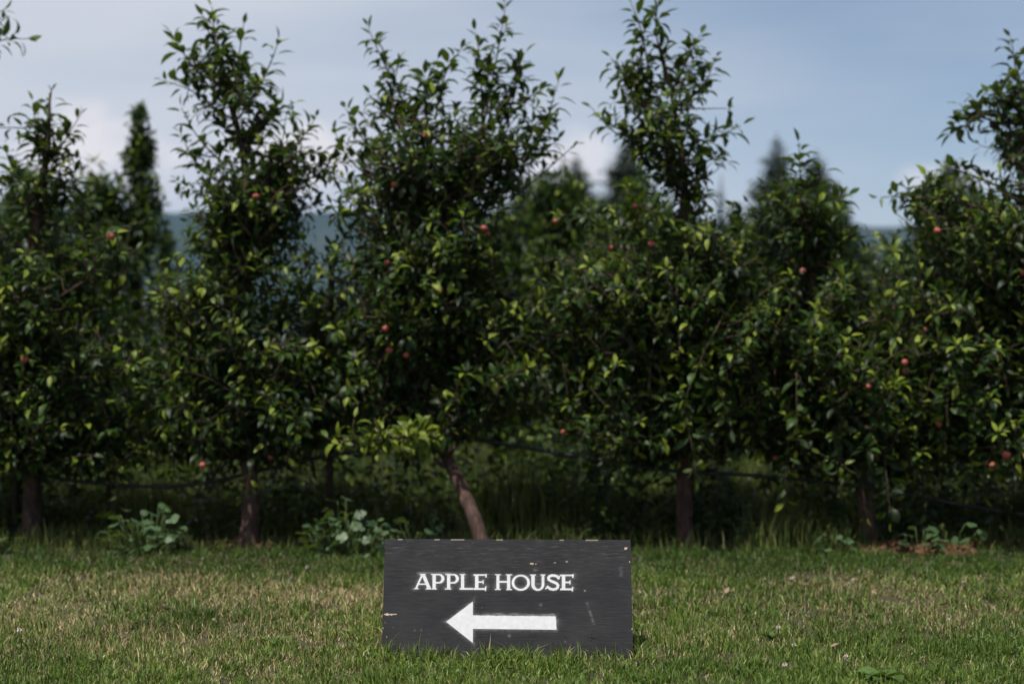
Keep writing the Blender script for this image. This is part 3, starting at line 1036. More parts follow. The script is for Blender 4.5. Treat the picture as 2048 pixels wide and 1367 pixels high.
firs = [  # photo x, photo y of the tip, distance, width/height
    (1053, 345, 74, 0.85, 'broad dark fir half hidden by the forked tree branches'),
    (1152, 305, 88, 0.75, 'small fir rising between the forked tree and the tall narrow top'),
    (1252, 270, 72, 0.72, 'dark fir directly left of the bare stem of the tall narrow top'),
    (1442, 352, 120, 0.26, 'thin spindly fir alone in the sky gap, right of the bare stem'),
    (1553, 268, 70, 0.66, 'tallest pointed fir, left one of the pair over the short bent tree'),
    (1632, 300, 78, 0.80, 'second fir of the pair, behind the short bent tree on its right'),
    (1690, 440, 66, 1.1, 'low round-topped dark fir at the foot of the pair'),
    (1895, 315, 76, 0.75, 'fir hidden behind the branches near the right edge'),
]
for i, (px, py, d, wr, lab) in enumerate(firs):
    p = W(px, py, d)
    h = p[2]
    tr, cr = conifer_meshes(500 + i, h, h * wr)
    root = empty('fir_tree', (p[0], d, 0), lab, 'tree', 'firs beyond the orchard')
    link('trunk', tr, M_BARK, root)
    link('crown', cr, M_NEEDLE, root)


# ------------------------------------------------------------------ grass
def blades(R, x, y, length, width, tint, dry, lean=0.55):
    n = len(x)
    z = ground_h(x, y) - 0.004
    a = R.random(n) * 6.283
    wdir = np.stack([np.cos(a), np.sin(a), np.zeros(n)], -1)
    b = R.random(n) * 6.283
    ldir = np.stack([np.cos(b), np.sin(b), np.zeros(n)], -1) * (np.abs(R.normal(0, lean, n)))[:, None]
    base = np.stack([x, y, z], -1)
    d1 = ldir * 0.45 + UP
    d1 /= np.linalg.norm(d1, axis=1, keepdims=True)
    d2 = ldir * 1.6 + UP * (1 - 0.35 * np.minimum(1.5, np.linalg.norm(ldir, axis=1)))[:, None]
    d2 /= np.linalg.norm(d2, axis=1, keepdims=True)
    mid = base + d1 * (length * 0.55)[:, None]
    tip = mid + d2 * (length * 0.45)[:, None]
    hw = (wdir * (width * 0.5)[:, None])
    V = np.stack([base - hw, base + hw, mid + hw * 0.8, mid - hw * 0.8, tip], 1).reshape(-1, 3)
    o = (np.arange(n) * 5)[:, None]
    q = o + np.array([[0, 1, 2, 3]])
    t = o + np.array([[3, 2, 4]])
    return V, q, t, np.repeat(tint, 5), np.repeat(dry, 5)


def scatter(R, y0, y1, dens, margin=0.55):
    xm0, xm1 = 0.36 * y0 + margin, 0.36 * y1 + margin
    n = int((y1 - y0) * (xm0 + xm1) * dens)
    y = R.uniform(y0, y1, n)
    x = R.uniform(-1, 1, n) * (0.36 * y + margin)
    return x, y


SIGN_Y = 4.08
R = np.random.default_rng(11)


def dryness(x, y):
    """Share of dry stalks: tan worn band ahead of the trees, greener at the camera and on the right."""
    n = 0.55 * vnoise(x * 1.6 + 20, y * 2.6, 21) + 0.30 * vnoise(x * 5 + 3, y * 7, 22) + 0.15 * vnoise(x * 14, y * 14, 23)
    prof = np.interp(y, [3.3, 3.75, 4.05, 4.5, 5.0, 5.35, 5.65, 6.2], [0.12, 0.20, 0.35, 0.54, 0.60, 0.46, 0.12, 0.06])
    lr = np.interp(x, [-1.8, -0.6, 0.4, 1.0, 1.8], [0.13, 0.10, 0.0, -0.10, -0.13])
    lr = lr * np.interp(y, [3.4, 4.0, 5.6], [0.5, 1.0, 0.4])
    return np.clip(prof + lr + (n - 0.5) * 1.15, 0.03, 0.95)


parts = []
for (y0, y1, dens, lmul, wd) in ((3.25, 4.7, 40000, 1.0, 0.0035), (4.7, 6.2, 23000, 1.05, 0.0042)):
    x, y = scatter(R, y0, y1, dens)
    # keep the board's own footprint clear
    inside = (np.abs(x + 0.013) < 0.362) & (y > SIGN_Y - 0.004) & (y < SIGN_Y + 0.02)
    tuft = 0.5 * vnoise(x * 13, y * 13, 33) + 0.5 * vnoise(x * 31 + 5, y * 31, 34)
    keep = ~inside & (R.random(len(x)) < np.clip((tuft - 0.2) * 3.0, 0.25, 1))
    x, y, tuft = x[keep], y[keep], tuft[keep]
    dr = np.clip(dryness(x, y) + (0.5 - tuft) * 0.9, 0.02, 0.97)
    isdry = R.random(len(x)) < dr
    lush = vnoise(x * 3 + 7, y * 3, 31)
    ln = R.uniform(0.012, 0.040, len(x)) * lmul * (0.35 + 0.35 * lush + 1.1 * tuft)
    long_ = R.random(len(x)) < 0.025
    ln[long_] *= R.uniform(1.3, 1.9, long_.sum())
    ln[isdry] *= 0.85
    by_board = (np.abs(x + 0.013) < 0.42) & (y > SIGN_Y - 0.08) & (y < SIGN_Y + 0.12)
    ln[by_board] *= R.uniform(1.0, 1.75, by_board.sum())
    wdt = wd * R.uniform(0.55, 1.35, len(x))
    wdt[isdry] *= 0.72
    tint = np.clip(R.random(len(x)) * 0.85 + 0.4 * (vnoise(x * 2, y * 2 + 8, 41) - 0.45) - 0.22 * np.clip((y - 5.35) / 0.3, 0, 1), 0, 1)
    dryv = np.where(isdry, R.uniform(0.75, 1.0, len(x)), R.uniform(0, 0.12, len(x)))
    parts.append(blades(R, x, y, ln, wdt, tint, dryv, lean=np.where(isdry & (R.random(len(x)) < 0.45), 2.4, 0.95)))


def join_blades(parts):
    n, Vs, qs, ts, ti, dr = 0, [], [], [], [], []
    for V, q, t, a, b in parts:
        Vs.append(V); qs.append(q + n); ts.append(t + n); ti.append(a); dr.append(b)
        n += len(V)
    return np.concatenate(Vs), np.concatenate(qs), np.concatenate(ts), {'tint': np.concatenate(ti), 'dry': np.concatenate(dr)}


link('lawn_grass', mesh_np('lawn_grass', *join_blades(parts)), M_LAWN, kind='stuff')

# uncut grass under the rows and in the alleys
parts = []
SOIL = [(W(480, 0, 6.2)[0], 6.28, 0.26), (W(1790, 0, 6.1)[0], 6.12, 0.17), (W(1880, 0, 6.1)[0], 6.10, 0.16), (W(1020, 0, 6.3)[0], 6.35, 0.12)]


def bare(x, y):
    m = np.zeros(len(x), bool)
    for sx, sy, sr in SOIL:
        m |= ((x - sx) / sr) ** 2 + ((y - sy) / 0.17) ** 2 < 1
    return m


HOT = [(W(1500, 0, 6.2)[0], 6.15, 0.22, 1.5), (W(1040, 0, 6.7)[0], 6.8, 0.30, 2.2), (W(1290, 0, 6.2)[0], 6.25, 0.2, 1.3), (W(1640, 0, 6.2)[0], 6.2, 0.15, 0.9)]
for (y0, y1, dens, l0, l1, wd) in ((5.95, 6.55, 5200, 0.04, 0.11, 0.0045), (6.55, 8.6, 3600, 0.07, 0.24, 0.006), (8.6, 10.2, 2200, 0.08, 0.26, 0.007), (10.2, 20, 520, 0.08, 0.28, 0.013)):
    x, y = scatter(R, y0, y1, dens, 0.7)
    cl = 0.5 * vnoise(x * 2.2 + 4, y * 2.2, 51) + 0.5 * vnoise(x * 8 + 4, y * 8, 52)
    keep = (~bare(x, y)) & (R.random(len(x)) < np.clip((cl - 0.25) * 2.6, 0.08, 1))
    x, y, cl = x[keep], y[keep], cl[keep]
    ln = R.uniform(l0, l1, len(x)) * (0.25 + 1.5 * cl)
    if y0 < 6:
        ln *= np.clip((y - 5.9) / 0.22, 0.3, 1)
    for hx_, hy_, hr_, amp in HOT:
        ln *= 1 + amp * np.exp(-((x - hx_) ** 2 + (y - hy_) ** 2) / hr_ ** 2) * 0.6
    isdry = R.random(len(x)) < 0.06
    parts.append(blades(R, x, y, ln, wd * R.uniform(0.6, 1.3, len(x)), np.clip(R.random(len(x)) * 0.9 + 0.1, 0, 1), np.where(isdry, 0.9, R.uniform(0, 0.3, len(x))), lean=0.5))
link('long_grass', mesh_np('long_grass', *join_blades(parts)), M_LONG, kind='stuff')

# low leafy undergrowth in patches under the rows and in the alley
n = 30000
y = 6.35 + 2.6 * R.random(n) ** 1.3
x = R.uniform(-1, 1, n) * (0.36 * y + 0.7)
cl = 0.45 * vnoise(x * 1.7 + 14, y * 1.7, 57) + 0.55 * vnoise(x * 5 + 2, y * 5, 58)
keep = (cl > 0.40) & ~bare(x, y)
x, y, cl = x[keep], y[keep], cl[keep]
n = len(x)
tall = np.interp(y, [6.35, 6.6, 7.2, 7.7, 8.95], [0.10, 0.55, 0.80, 0.45, 0.30]) * np.clip((cl - 0.36) / 0.3, 0, 1.2)
P = np.stack([x, y, ground_h(x, y) + 0.015 + tall * R.random(n) ** 0.8], -1)
a = R.random(n) * 6.283
A = np.stack([np.cos(a), np.sin(a), R.normal(0.1, 0.5, n)], -1)
V, q, t, nv = leaves_mesh_arrays(P, A, UP[None] + R.normal(0, 0.5, (n, 3)), R.uniform(0.03, 0.075, n), R.uniform(0.016, 0.034, n), R.uniform(0, 1.4, n), nseg=3)
link('undergrowth', mesh_np('undergrowth', V, q, t, {'tint': np.repeat(np.where(y > 7.5, R.uniform(0.45, 1.0, n), R.random(n) * 0.9), nv)}), M_LEAF, kind='stuff')

# small round clover leaflets among the lawn blades
n = 4200
x, y = scatter(R, 3.3, 5.6, 1.0)
x = R.uniform(-1, 1, n) * 1.9
y = R.uniform(3.3, 5.7, n)
keep = vnoise(x * 2.5 + 30, y * 2.5, 61) > 0.52
x, y = x[keep], y[keep]
n = len(x)
P = np.stack([x, y, ground_h(x, y) + R.uniform(0.008, 0.024, n)], -1)
a = R.random(n) * 6.283
A = np.stack([np.cos(a), np.sin(a), R.normal(0.1, 0.25, n)], -1)
V, q, t, nv = leaves_mesh_arrays(P, A, UP[None] + R.normal(0, 0.3, (n, 3)), R.uniform(0.008, 0.015, n), R.uniform(0.008, 0.014, n), R.uniform(0, 0.6, n), nseg=3, fold=0.15)
link('clover_leaves', mesh_np('clover_leaves', V, q, t, {'tint': np.repeat(R.random(n) * 0.8, nv)}), M_ROSETTE, kind='stuff')


# reddish soil and wood crumbs
def crumbs(name, spots, R):
    Vs, ts, k = [], [], 0
    for sx, sy, sr, sd, cnt in spots:
        for i in range(cnt):
            a, r = R.random() * 6.283, math.sqrt(R.random())
            cx, cy = sx + math.cos(a) * r * sr, sy + math.sin(a) * r * sd
            hh = 0.035 * (1 - r * r) * vnoise(cx * 14, cy * 14, 15)
            s = R.uniform(0.006, 0.020)
            v = R.normal(0, 1, (6, 3))
            v = np.array([(1, 0, 0), (-1, 0, 0), (0, 1, 0), (0, -1, 0), (0, 0, .7), (0, 0, -.7)]) * s * R.uniform(0.5, 1.4, (6, 1)) + v * s * 0.15
            v = v + np.array((cx, cy, float(ground_h(cx, cy)) + hh * R.random() + 0.003))
            Vs.append(v)
            ts.append(np.array([(0, 2, 4), (2, 1, 4), (1, 3, 4), (3, 0, 4), (2, 0, 5), (1, 2, 5), (3, 1, 5), (0, 3, 5)]) + k)
            k += 6
    return mesh_np(name, np.concatenate(Vs), None, np.concatenate(ts), smooth=False)


spots = [(sx, sy, sr, 0.15, int(2600 * sr / 0.2)) for sx, sy, sr in SOIL[1:3]] + [(SOIL[0][0], SOIL[0][1] - 0.05, 0.20, 0.10, 700), (SOIL[3][0], SOIL[3][1], 0.12, 0.1, 400)]
spots.append((W(2000, 0, 6.2)[0], 6.3, 0.3, 0.08, 900))
link('soil_crumbs', crumbs('soil_crumbs', spots, np.random.default_rng(71)), M_CHIP, kind='stuff')

# ------------------------------------------------------------------ weeds
def round_leaf_mesh(seed, lobes):
    R = np.random.default_rng(seed)
    n = 14
    v = [(0, 0, 0)]
    for i in range(n):
        a = -math.pi + 2 * math.pi * (i + 0.5) / n
        r = 0.5 * (1 + lobes * math.cos(a * 5) + R.normal(0, 0.04)) * (1.0 - 0.25 * (abs(a) / math.pi) ** 3)
        v.append((0.45 + r * math.cos(a), r * math.sin(a), -0.25 * r * r + R.normal(0, 0.02) + 0.05 * abs(math.sin(a * 2))))
    v[0] = (0.42, 0, 0.0)
    t = [(0, 1 + i, 1 + (i + 1) % n) for i in range(n)]
    me = mesh_np('leaf', np.array(v), None, t, {'tint': np.full(n + 1, R.random())})
    me.materials.append(M_WEED)
    return me


ROUND = [round_leaf_mesh(80 + i, 0.10) for i in range(4)]


def weed(seed, px, d, h, spread, n, size, label):
    R = np.random.default_rng(seed)
    x0 = (px - 1024) / FPX * d
    root = empty('weed_plant', (x0, d, float(ground_h(x0, d))), label, 'plant', 'broadleaf weeds under the trees')
    bag = Bag()
    for i in range(n):
        a = R.random() * 6.283
        r = spread * math.sqrt(R.random())
        z = h * R.uniform(0.12, 1.0) * (1 - 0.55 * (r / spread) ** 2)
        tip = np.array((math.cos(a) * r, math.sin(a) * r * 0.6 - 0.03, max(z, 0.02)))
        path = curve_branch(R, (tip[0] * 0.25, tip[1] * 0.25, -0.01), tip, 5, 0, 0.005)
        bag.add(*tube(path, np.linspace(0.003, 0.0015, 5), 4))
        s = size * R.uniform(0.45, 1.05)
        o = bpy.data.objects.new('leaf', ROUND[R.integers(0, 4)])
        o.location = tip
        o.scale = (s, s, s)
        o.rotation_euler = (R.normal(0.30, 0.35), R.normal(0.15, 0.3), a + R.normal(0, 0.5))
        COL.objects.link(o)
        o.parent = root
    link('stems', bag.mesh('stems'), M_STEM, root, 'stuff')


weed(1, 290, 6.05, 0.24, 0.17, 70, 0.058, 'pale green broadleaf weed left of the red-brown trunk')
weed(2, 692, 6.05, 0.25, 0.20, 95, 0.055, 'largest pale green weed clump, between the red-brown trunk and the sign')
weed(3, 838, 6.1, 0.23, 0.11, 22, 0.05, 'sparse thin weed showing over the top edge of the sign')
weed(4, 1660, 6.05, 0.11, 0.10, 16, 0.055, 'low weed right of the straight trunk, near the grass tuft')
weed(5, 1835, 6.02, 0.13, 0.10, 22, 0.055, 'grey-green weed growing between the two patches of red soil')
weed(6, 15, 6.05, 0.17, 0.05, 9, 0.05, 'slim upright weed at the left edge')
weed(7, 1490, 6.25, 0.30, 0.05, 11, 0.045, 'tall single-stemmed weed right of the straight trunk')
weed(8, 1900, 6.15, 0.20, 0.12, 16, 0.055, 'upright weed behind the bare soil on the right')


def rosette_weed(px, py, label, n=6, ln=0.10, wd=0.05):
    d = CAM_H * FPX / (py - 683.5)
    x0 = (px - 1024) / FPX * d
    R = np.random.default_rng(px)
    root = empty('rosette_weed', (x0, d, float(ground_h(x0, d))), label, 'plant', 'flat weeds in the lawn')
    for i in range(n):
        a = 6.283 * i / n + R.normal(0, 0.25)
        l = ln * R.uniform(0.75, 1.15)
        A = np.array([(math.cos(a), math.sin(a), R.uniform(0.25, 0.6))])
        V, q, t, nv = leaves_mesh_arrays(np.array([(0, 0, 0.012)]), A, UP[None] + R.normal(0, 0.15, (1, 3)), np.array([l]), np.array([wd * R.uniform(0.8, 1.2)]), np.array([R.uniform(0.5, 1.1)]), nseg=6, fold=0.3)
        V = V + R.normal(0, 0.0012, V.shape)
        link('leaf', mesh_np('leaf', V, q, t, {'tint': np.full(len(V), R.random())}), M_ROSETTE, root)


rosette_weed(1765, 1362, 'broad-leaved flat weed in the lawn at the lower right', 7, 0.085, 0.05)
rosette_weed(545, 1292, 'small flat weed in the lawn on the left of the sign', 5, 0.05, 0.026)
rosette_weed(1545, 1275, 'small flat weed in the lawn right of the sign', 4, 0.04, 0.022)

# clover heads in the lawn
cl_bag = Bag()
cl_bag.add(*tube([(0, 0, -0.01), (0.002, 0.001, 0.015), (0.0, 0.0, 0.030)], (0.0012, 0.001, 0.001), 4))
ME_CSTEM = cl_bag.mesh('stem')
ME_CSTEM.materials.append(M_STEM)
Rc = np.random.default_rng(90)
P = np.tile(np.array((0, 0, 0.034)), (46, 1))
A = Rc.normal(0, 1, (46, 3)) + np.array((0, 0, 0.35))
V, q, t, nv = leaves_mesh_arrays(P, A, Rc.normal(0, 1, (46, 3)), Rc.uniform(0.007, 0.010, 46), np.full(46, 0.0035), Rc.uniform(-0.6, 0.6, 46), nseg=3)
ME_CHEAD = mesh_np('flower_head', V, q, t)
ME_CHEAD.materials.append(M_CLOVER)
for px, py in [(1527, 1327), (1570, 1338), (1694, 1330), (405, 1131), (1553, 1265), (1587, 1166), (1701, 1172), (1924, 1172), (620, 1146), (1589, 1304),
               (1895, 1245), (30, 1274)]:
    d = CAM_H * FPX / (py - 683.5) - 0.0
    x0 = (px - 1024) / FPX * d
    root = empty('clover_flower', (x0, d, float(ground_h(x0, d)) - 0.006), 'small pale clover head sticking out of the mown lawn', 'flower', 'clover heads in the lawn')
    root.rotation_euler = (Rc.normal(0, 0.2), Rc.normal(0, 0.2), Rc.random() * 6)
    k = Rc.uniform(0.75, 1.15)
    root.scale = (k, k, k)
    link('stem', ME_CSTEM, None, root)
    link('flower_head', ME_CHEAD, None, root)

# dead leaves dropped on the lawn
M_DEAD = simple_mat('dead_leaf', (0.20, 0.13, 0.085), 0.75, 0.2, (0.30, 0.23, 0.17), 90.0)
V, q, t, nv = leaves_mesh_arrays(np.zeros((1, 3)), np.array([[1.0, 0, 0]]), np.array([[0, 0, 1.0]]), np.ones(1), np.array([0.5]), np.array([-0.9]), nseg=5, fold=0.5)
ME_DEAD = mesh_np('fallen_leaf', V, q, t)
ME_DEAD.materials.append(M_DEAD)
for px, py in [(90, 1352), (520, 1292), (700, 1276), (1385, 1290), (1660, 1300), (1015, 1345), (330, 1235), (1880, 1215), (1450, 1190)]:
    d = CAM_H * FPX / (py - 683.5)
    x0 = (px - 1024) / FPX * d
    o = link('fallen_leaf', ME_DEAD)
    o.location = (x0, d, float(ground_h(x0, d)) + 0.020)
    o.rotation_euler = (Rc.normal(0, 0.3), Rc.normal(0, 0.25), Rc.random() * 6.28)
    k = Rc.uniform(0.028, 0.042)
    o.scale = (k, k, k)
    tag(o, 'small curled brown leaf lying dropped on the mown lawn', 'leaf', 'dead leaves on the lawn')

# ------------------------------------------------------------------ hose and stakes
Rs = np.random.default_rng(77)
hp = [(-420, 905), (-200, 940), (-40, 955), (66, 948), (140, 960), (240, 969), (330, 972), (430, 962), (505, 944), (600, 922), (700, 903), (800, 884), (880, 876), (960, 880), (1040, 893), (1170, 914), (1280, 932), (1370, 943), (1470, 948), (1600, 958), (1725, 972), (1830, 990), (1940, 1012), (2060, 1030), (2125, 1036), (2250, 1030), (2480, 1000)]
hpts = [W(px, py, ROW - (0.05 if abs(px - 890) > 60 else 0.055)) for px, py in hp]
bag = Bag()
bag.add(*tube(smooth_path(hpts, 5), 0.0085, 8))
tag(link('irrigation_hose', bag.mesh('irrigation_hose'), M_HOSE), 'black irrigation hose slung from trunk to trunk along the front row', 'hose')


def stake(px, ytop, d, r, lean, label):
    x0 = (px - 1024) / FPX * d
    ztop = W(px, ytop, d)[2]
    bag = Bag()
    bag.add(*tube([(0, 0, -0.1), (lean * 0.5, 0.004, ztop * 0.5), (lean, 0, ztop - 0.01), (lean, 0, ztop)], (r, r * 0.97, r * 0.93, r * 0.7), 8, Rs, 0.06))
    o = link('support_stake', bag.mesh('support_stake'), M_STAKE)
    o.location = (x0, d, 0)
    tag(o, label, 'stake', 'tree stakes in the front row')


stake(658, 520, ROW + 0.05, 0.016, 0.012, 'dark wooden stake standing between the red-brown trunk and the leaning trunk')
stake(30, 480, ROW + 0.05, 0.017, 0.02, 'dark wooden stake next to the trunk at the left edge')
stake(218, 700, ROW + 0.1, 0.011, -0.01, 'thin dark stake left of the broadleaf weed, in the hose sag')

# ------------------------------------------------------------------ the sign
TILT = math.radians(17.5)
ROLL = math.radians(0.22)
BW, BH, BT = 0.722, 0.342, 0.013
B0 = np.array((-0.0135, SIGN_Y, -0.006))                # middle of the front face's lower edge
U = np.array((math.cos(ROLL), 0, -math.sin(ROLL)))
Vv = np.array((math.sin(ROLL) * math.cos(TILT), math.sin(TILT), math.cos(ROLL) * math.cos(TILT)))
Wn = np.cross(U, Vv)                                    # out of the face, to the lawn
sign = empty('sandwich_board', (B0[0], B0[1], 0.0), 'small black wooden sign with white words and a left arrow on the lawn', 'sign')
S_OFF = np.array(sign.location)


def board_uv(px, py):
    """Where a line of sight meets the tilted face: face coordinates."""
    px, py = np.asarray(px, float), np.asarray(py, float)
    d = np.stack([(px - 1024) / FPX, np.ones_like(px), -(py - 683.5) / FPX], -1)
    o = np.array((0, 0, CAM_H))
    k = ((B0 - o) @ Wn) / (d @ Wn)
    hit = o + d * k[..., None] - B0
    return hit @ U, hit @ Vv


def board_px(u, v):
    p = B0 + u[..., None] * U + v[..., None] * Vv
    return 1024 + p[..., 0] / p[..., 1] * FPX, 683.5 - (p[..., 2] - CAM_H) / p[..., 1] * FPX


# letter shapes as signed distances, in units of 1/5.696 photo pixel from (760, 1070)
def s_box(x, y, x0, y0, x1, y1):
    dx = np.maximum(x0 - x, x - x1)
    dy = np.maximum(y0 - y, y - y1)
    return np.where((dx > 0) & (dy > 0), np.hypot(dx, dy), np.maximum(dx, dy))


def s_seg(x, y, ax, ay, bx, by, w, w2=None):
    L = math.hypot(bx - ax, by - ay)
    ux, uy = (bx - ax) / L, (by - ay) / L
    a = (x - ax) * ux + (y - ay) * uy
    c = np.abs((x - ax) * -uy + (y - ay) * ux) - w / 2
    e = np.maximum(-a, a - L)
    return np.where((c > 0) & (e > 0), np.hypot(c, e), np.maximum(c, e))


def s_ell(x, y, cx, cy, rx, ry):
    k = np.hypot((x - cx) / rx, (y - cy) / ry)
    g = np.hypot((x - cx) / rx ** 2, (y - cy) / ry ** 2) + 1e-6
    return k * (k - 1) / g * 1.0


def s_path(x, y, pts, w):
    d = None
    for (ax, ay), (bx_, by_) in zip(pts[:-1], pts[1:]):
        t = np.clip(((x - ax) * (bx_ - ax) + (y - ay) * (by_ - ay)) / ((bx_ - ax) ** 2 + (by_ - ay) ** 2), 0, 1)
        e = np.hypot(x - ax - t * (bx_ - ax), y - ay - t * (by_ - ay))
        d = e if d is None else np.minimum(d, e)
    return d - w / 2


mn = lambda *a: np.minimum.reduce(a)


def l_A(x, y):
    return mn(s_seg(x, y, 482, 446, 410, 606, 25), s_seg(x, y, 493, 446, 562, 608, 42), s_box(x, y, 452, 436, 520, 450),
              s_box(x, y, 385, 599, 442, 613), s_box(x, y, 520, 600, 594, 616), s_box(x, y, 442, 545, 530, 564))


def l_P(x, y, o, dy=0):
    x = x - o
    y = y - dy
    outer = np.maximum(mn(s_ell(x, y, 674, 492, 62, 57), s_box(x, y, 636, 435, 674, 549)), 637 - x - 3)
    inner = mn(s_ell(x, y, 668, 491, 30, 36), s_box(x, y, 634, 455, 668, 527))
    bowl = np.maximum(outer, -inner)
    return mn(s_box(x, y, 597, 440, 638, 614), bowl, s_box(x, y, 578, 435, 652, 450), s_box(x, y, 575, 601, 647, 617))


def l_L(x, y):
    return mn(s_box(x, y, 921, 440, 961, 615), s_box(x, y, 906, 438, 974, 452), s_box(x, y, 906, 596, 1062, 620))


def l_E(x, y, o, dy):
    x = x - o
    y = y - dy
    return mn(s_box(x, y, 1078, 440, 1120, 615), s_box(x, y, 1060, 440, 1212, 461), s_box(x, y, 1195, 436, 1215, 479), s_box(x, y, 1110, 519, 1178, 541),
              s_box(x, y, 1164, 506, 1180, 554), s_box(x, y, 1060, 597, 1208, 621), s_seg(x, y, 1203, 578, 1198, 634, 18))


def l_H(x, y):
    return mn(s_box(x, y, 1325, 442, 1362, 620), s_box(x, y, 1446, 442, 1486, 622), s_box(x, y, 1309, 440, 1377, 454), s_box(x, y, 1433, 440, 1507, 455),
              s_box(x, y, 1309, 606, 1376, 622), s_box(x, y, 1438, 608, 1506, 624), s_box(x, y, 1350, 516, 1460, 540))


def l_O(x, y):
    return np.maximum(s_ell(x, y, 1604, 538, 106, 93), -s_ell(x, y, 1603, 536, 72, 68))


def l_U(x, y):
    outer = mn(np.maximum(s_ell(x, y, 1798, 558, 76, 74), 556 - y), s_box(x, y, 1722, 445, 1874, 558))
    inner = mn(np.maximum(s_ell(x, y, 1802, 556, 38, 50), 554 - y), s_box(x, y, 1764, 430, 1840, 556))
    return mn(np.maximum(outer, -inner), s_box(x, y, 1708, 442, 1778, 456), s_box(x, y, 1826, 442, 1884, 456))


def l_S(x, y):
    return mn(s_path(x, y, [(2034, 486), (2018, 466), (1990, 457), (1958, 456), (1930, 466), (1918, 484), (1924, 503), (1946, 518), (1980, 531), (2012, 546), (2028, 566), (2024, 592), (2004, 609), (1972, 615), (1938, 607), (1912, 588)], 33),
              s_seg(x, y, 2053, 455, 2028, 500, 16), s_seg(x, y, 1884, 612, 1914, 570, 18))


LETTERS = [('A', l_A, (380, 428, 600, 625)), ('P', lambda x, y: l_P(x, y, 0), (570, 428, 745, 625)), ('P', lambda x, y: l_P(x, y, 165, 1), (735, 428, 910, 625)), ('L', l_L, (900, 430, 1064, 625)),
           ('E', lambda x, y: l_E(x, y, 3, 0), (1055, 430, 1225, 645)), ('H', l_H, (1304, 433, 1512, 630)), ('O', l_O, (1494, 440, 1714, 636)), ('U', l_U, (1704, 436, 1888, 636)),
           ('S', l_S, (1876, 434, 2062, 636)), ('E', lambda x, y: l_E(x, y, 992, 4), (2046, 432, 2216, 650))]


def s_arrow(x, y):
    px, py = 760 + x / 5.696, 1070 + y / 5.696
    # head triangle and shaft, as half-planes in photo pixels
    def hp(ax, ay, bx_, by_):
        L = math.hypot(bx_ - ax, by_ - ay)
        return ((py - ay) * (bx_ - ax) - (px - ax) * (by_ - ay)) / L
    wob = 0.5 * np.sin(px * 0.21) + 0.35 * np.sin(px * 0.57 + 1)
    head = np.maximum.reduce([hp(945.6, 1202, 892.3, 1242.5), hp(892.3, 1242.5, 945.6, 1284.5), px - 945.8])
    shaft = np.maximum.reduce([1229.6 + (px - 946) * 0.012 + wob * 0.5 - py, py - 1256.6 - (px - 946) * 0.010, 940 - px, px - 1111.5 - (py - 1232) * 0.06])
    return np.minimum(head, shaft) * 5.696


def march(fun, x0, y0, x1, y1, step):
    gx_ = np.arange(x0, x1 + step, step)
    gy_ = np.arange(y0, y1 + step, step)
    X, Y = np.meshgrid(gx_, gy_)
    F = fun(X, Y)
    verts, faces = [], []
    cache = {}

    def vid(key, p):
        if key not in cache:
            cache[key] = len(verts)
            verts.append(p)
        return cache[key]
    ny, nx = F.shape
    mnF = np.minimum.reduce([F[:-1, :-1], F[:-1, 1:], F[1:, :-1], F[1:, 1:]])
    for j, i in zip(*np.where(mnF < 0)):
        poly = []
        cs = [(j, i), (j, i + 1), (j + 1, i + 1), (j + 1, i)]
        for a in range(4):
            p, q_ = cs[a], cs[(a + 1) % 4]
            fp, fq = F[p], F[q_]
            if fp < 0:
                poly.append(vid(p, (X[p], Y[p])))
            if (fp < 0) != (fq < 0):
                s = fp / (fp - fq)
                key = (min(p, q_), max(p, q_))
                poly.append(vid(key, (X[p] + (X[q_] - X[p]) * s, Y[p] + (Y[q_] - Y[p]) * s)))
        if len(poly) >= 3:
            faces.append(poly[::-1])
    return np.array(verts), faces


def paint_mesh(name, fun, box, step):
    v, f = march(fun, *box, step)
    u_, v_ = board_uv(760 + v[:, 0] / 5.696, 1070 + v[:, 1] / 5.696)
    P = B0 + u_[:, None] * U + v_[:, None] * Vv + Wn * 0.0011 - S_OFF
    me = bpy.data.meshes.new(name)
    me.from_pydata(P.tolist(), [], f)
    me.update()
    return me


for ch, fun, box in LETTERS:
    o = link('letter', paint_mesh('letter', lambda x_, y_, f_=fun: f_(x_, y_) + 1.8, box, 3.0), M_PAINT, sign)
    o['label'] = 'white painted letter ' + ch
o = link('arrow', paint_mesh('arrow', s_arrow, (745, 740, 2020, 1230), 6.0), M_PAINT, sign)
o['label'] = 'white painted arrow pointing left'


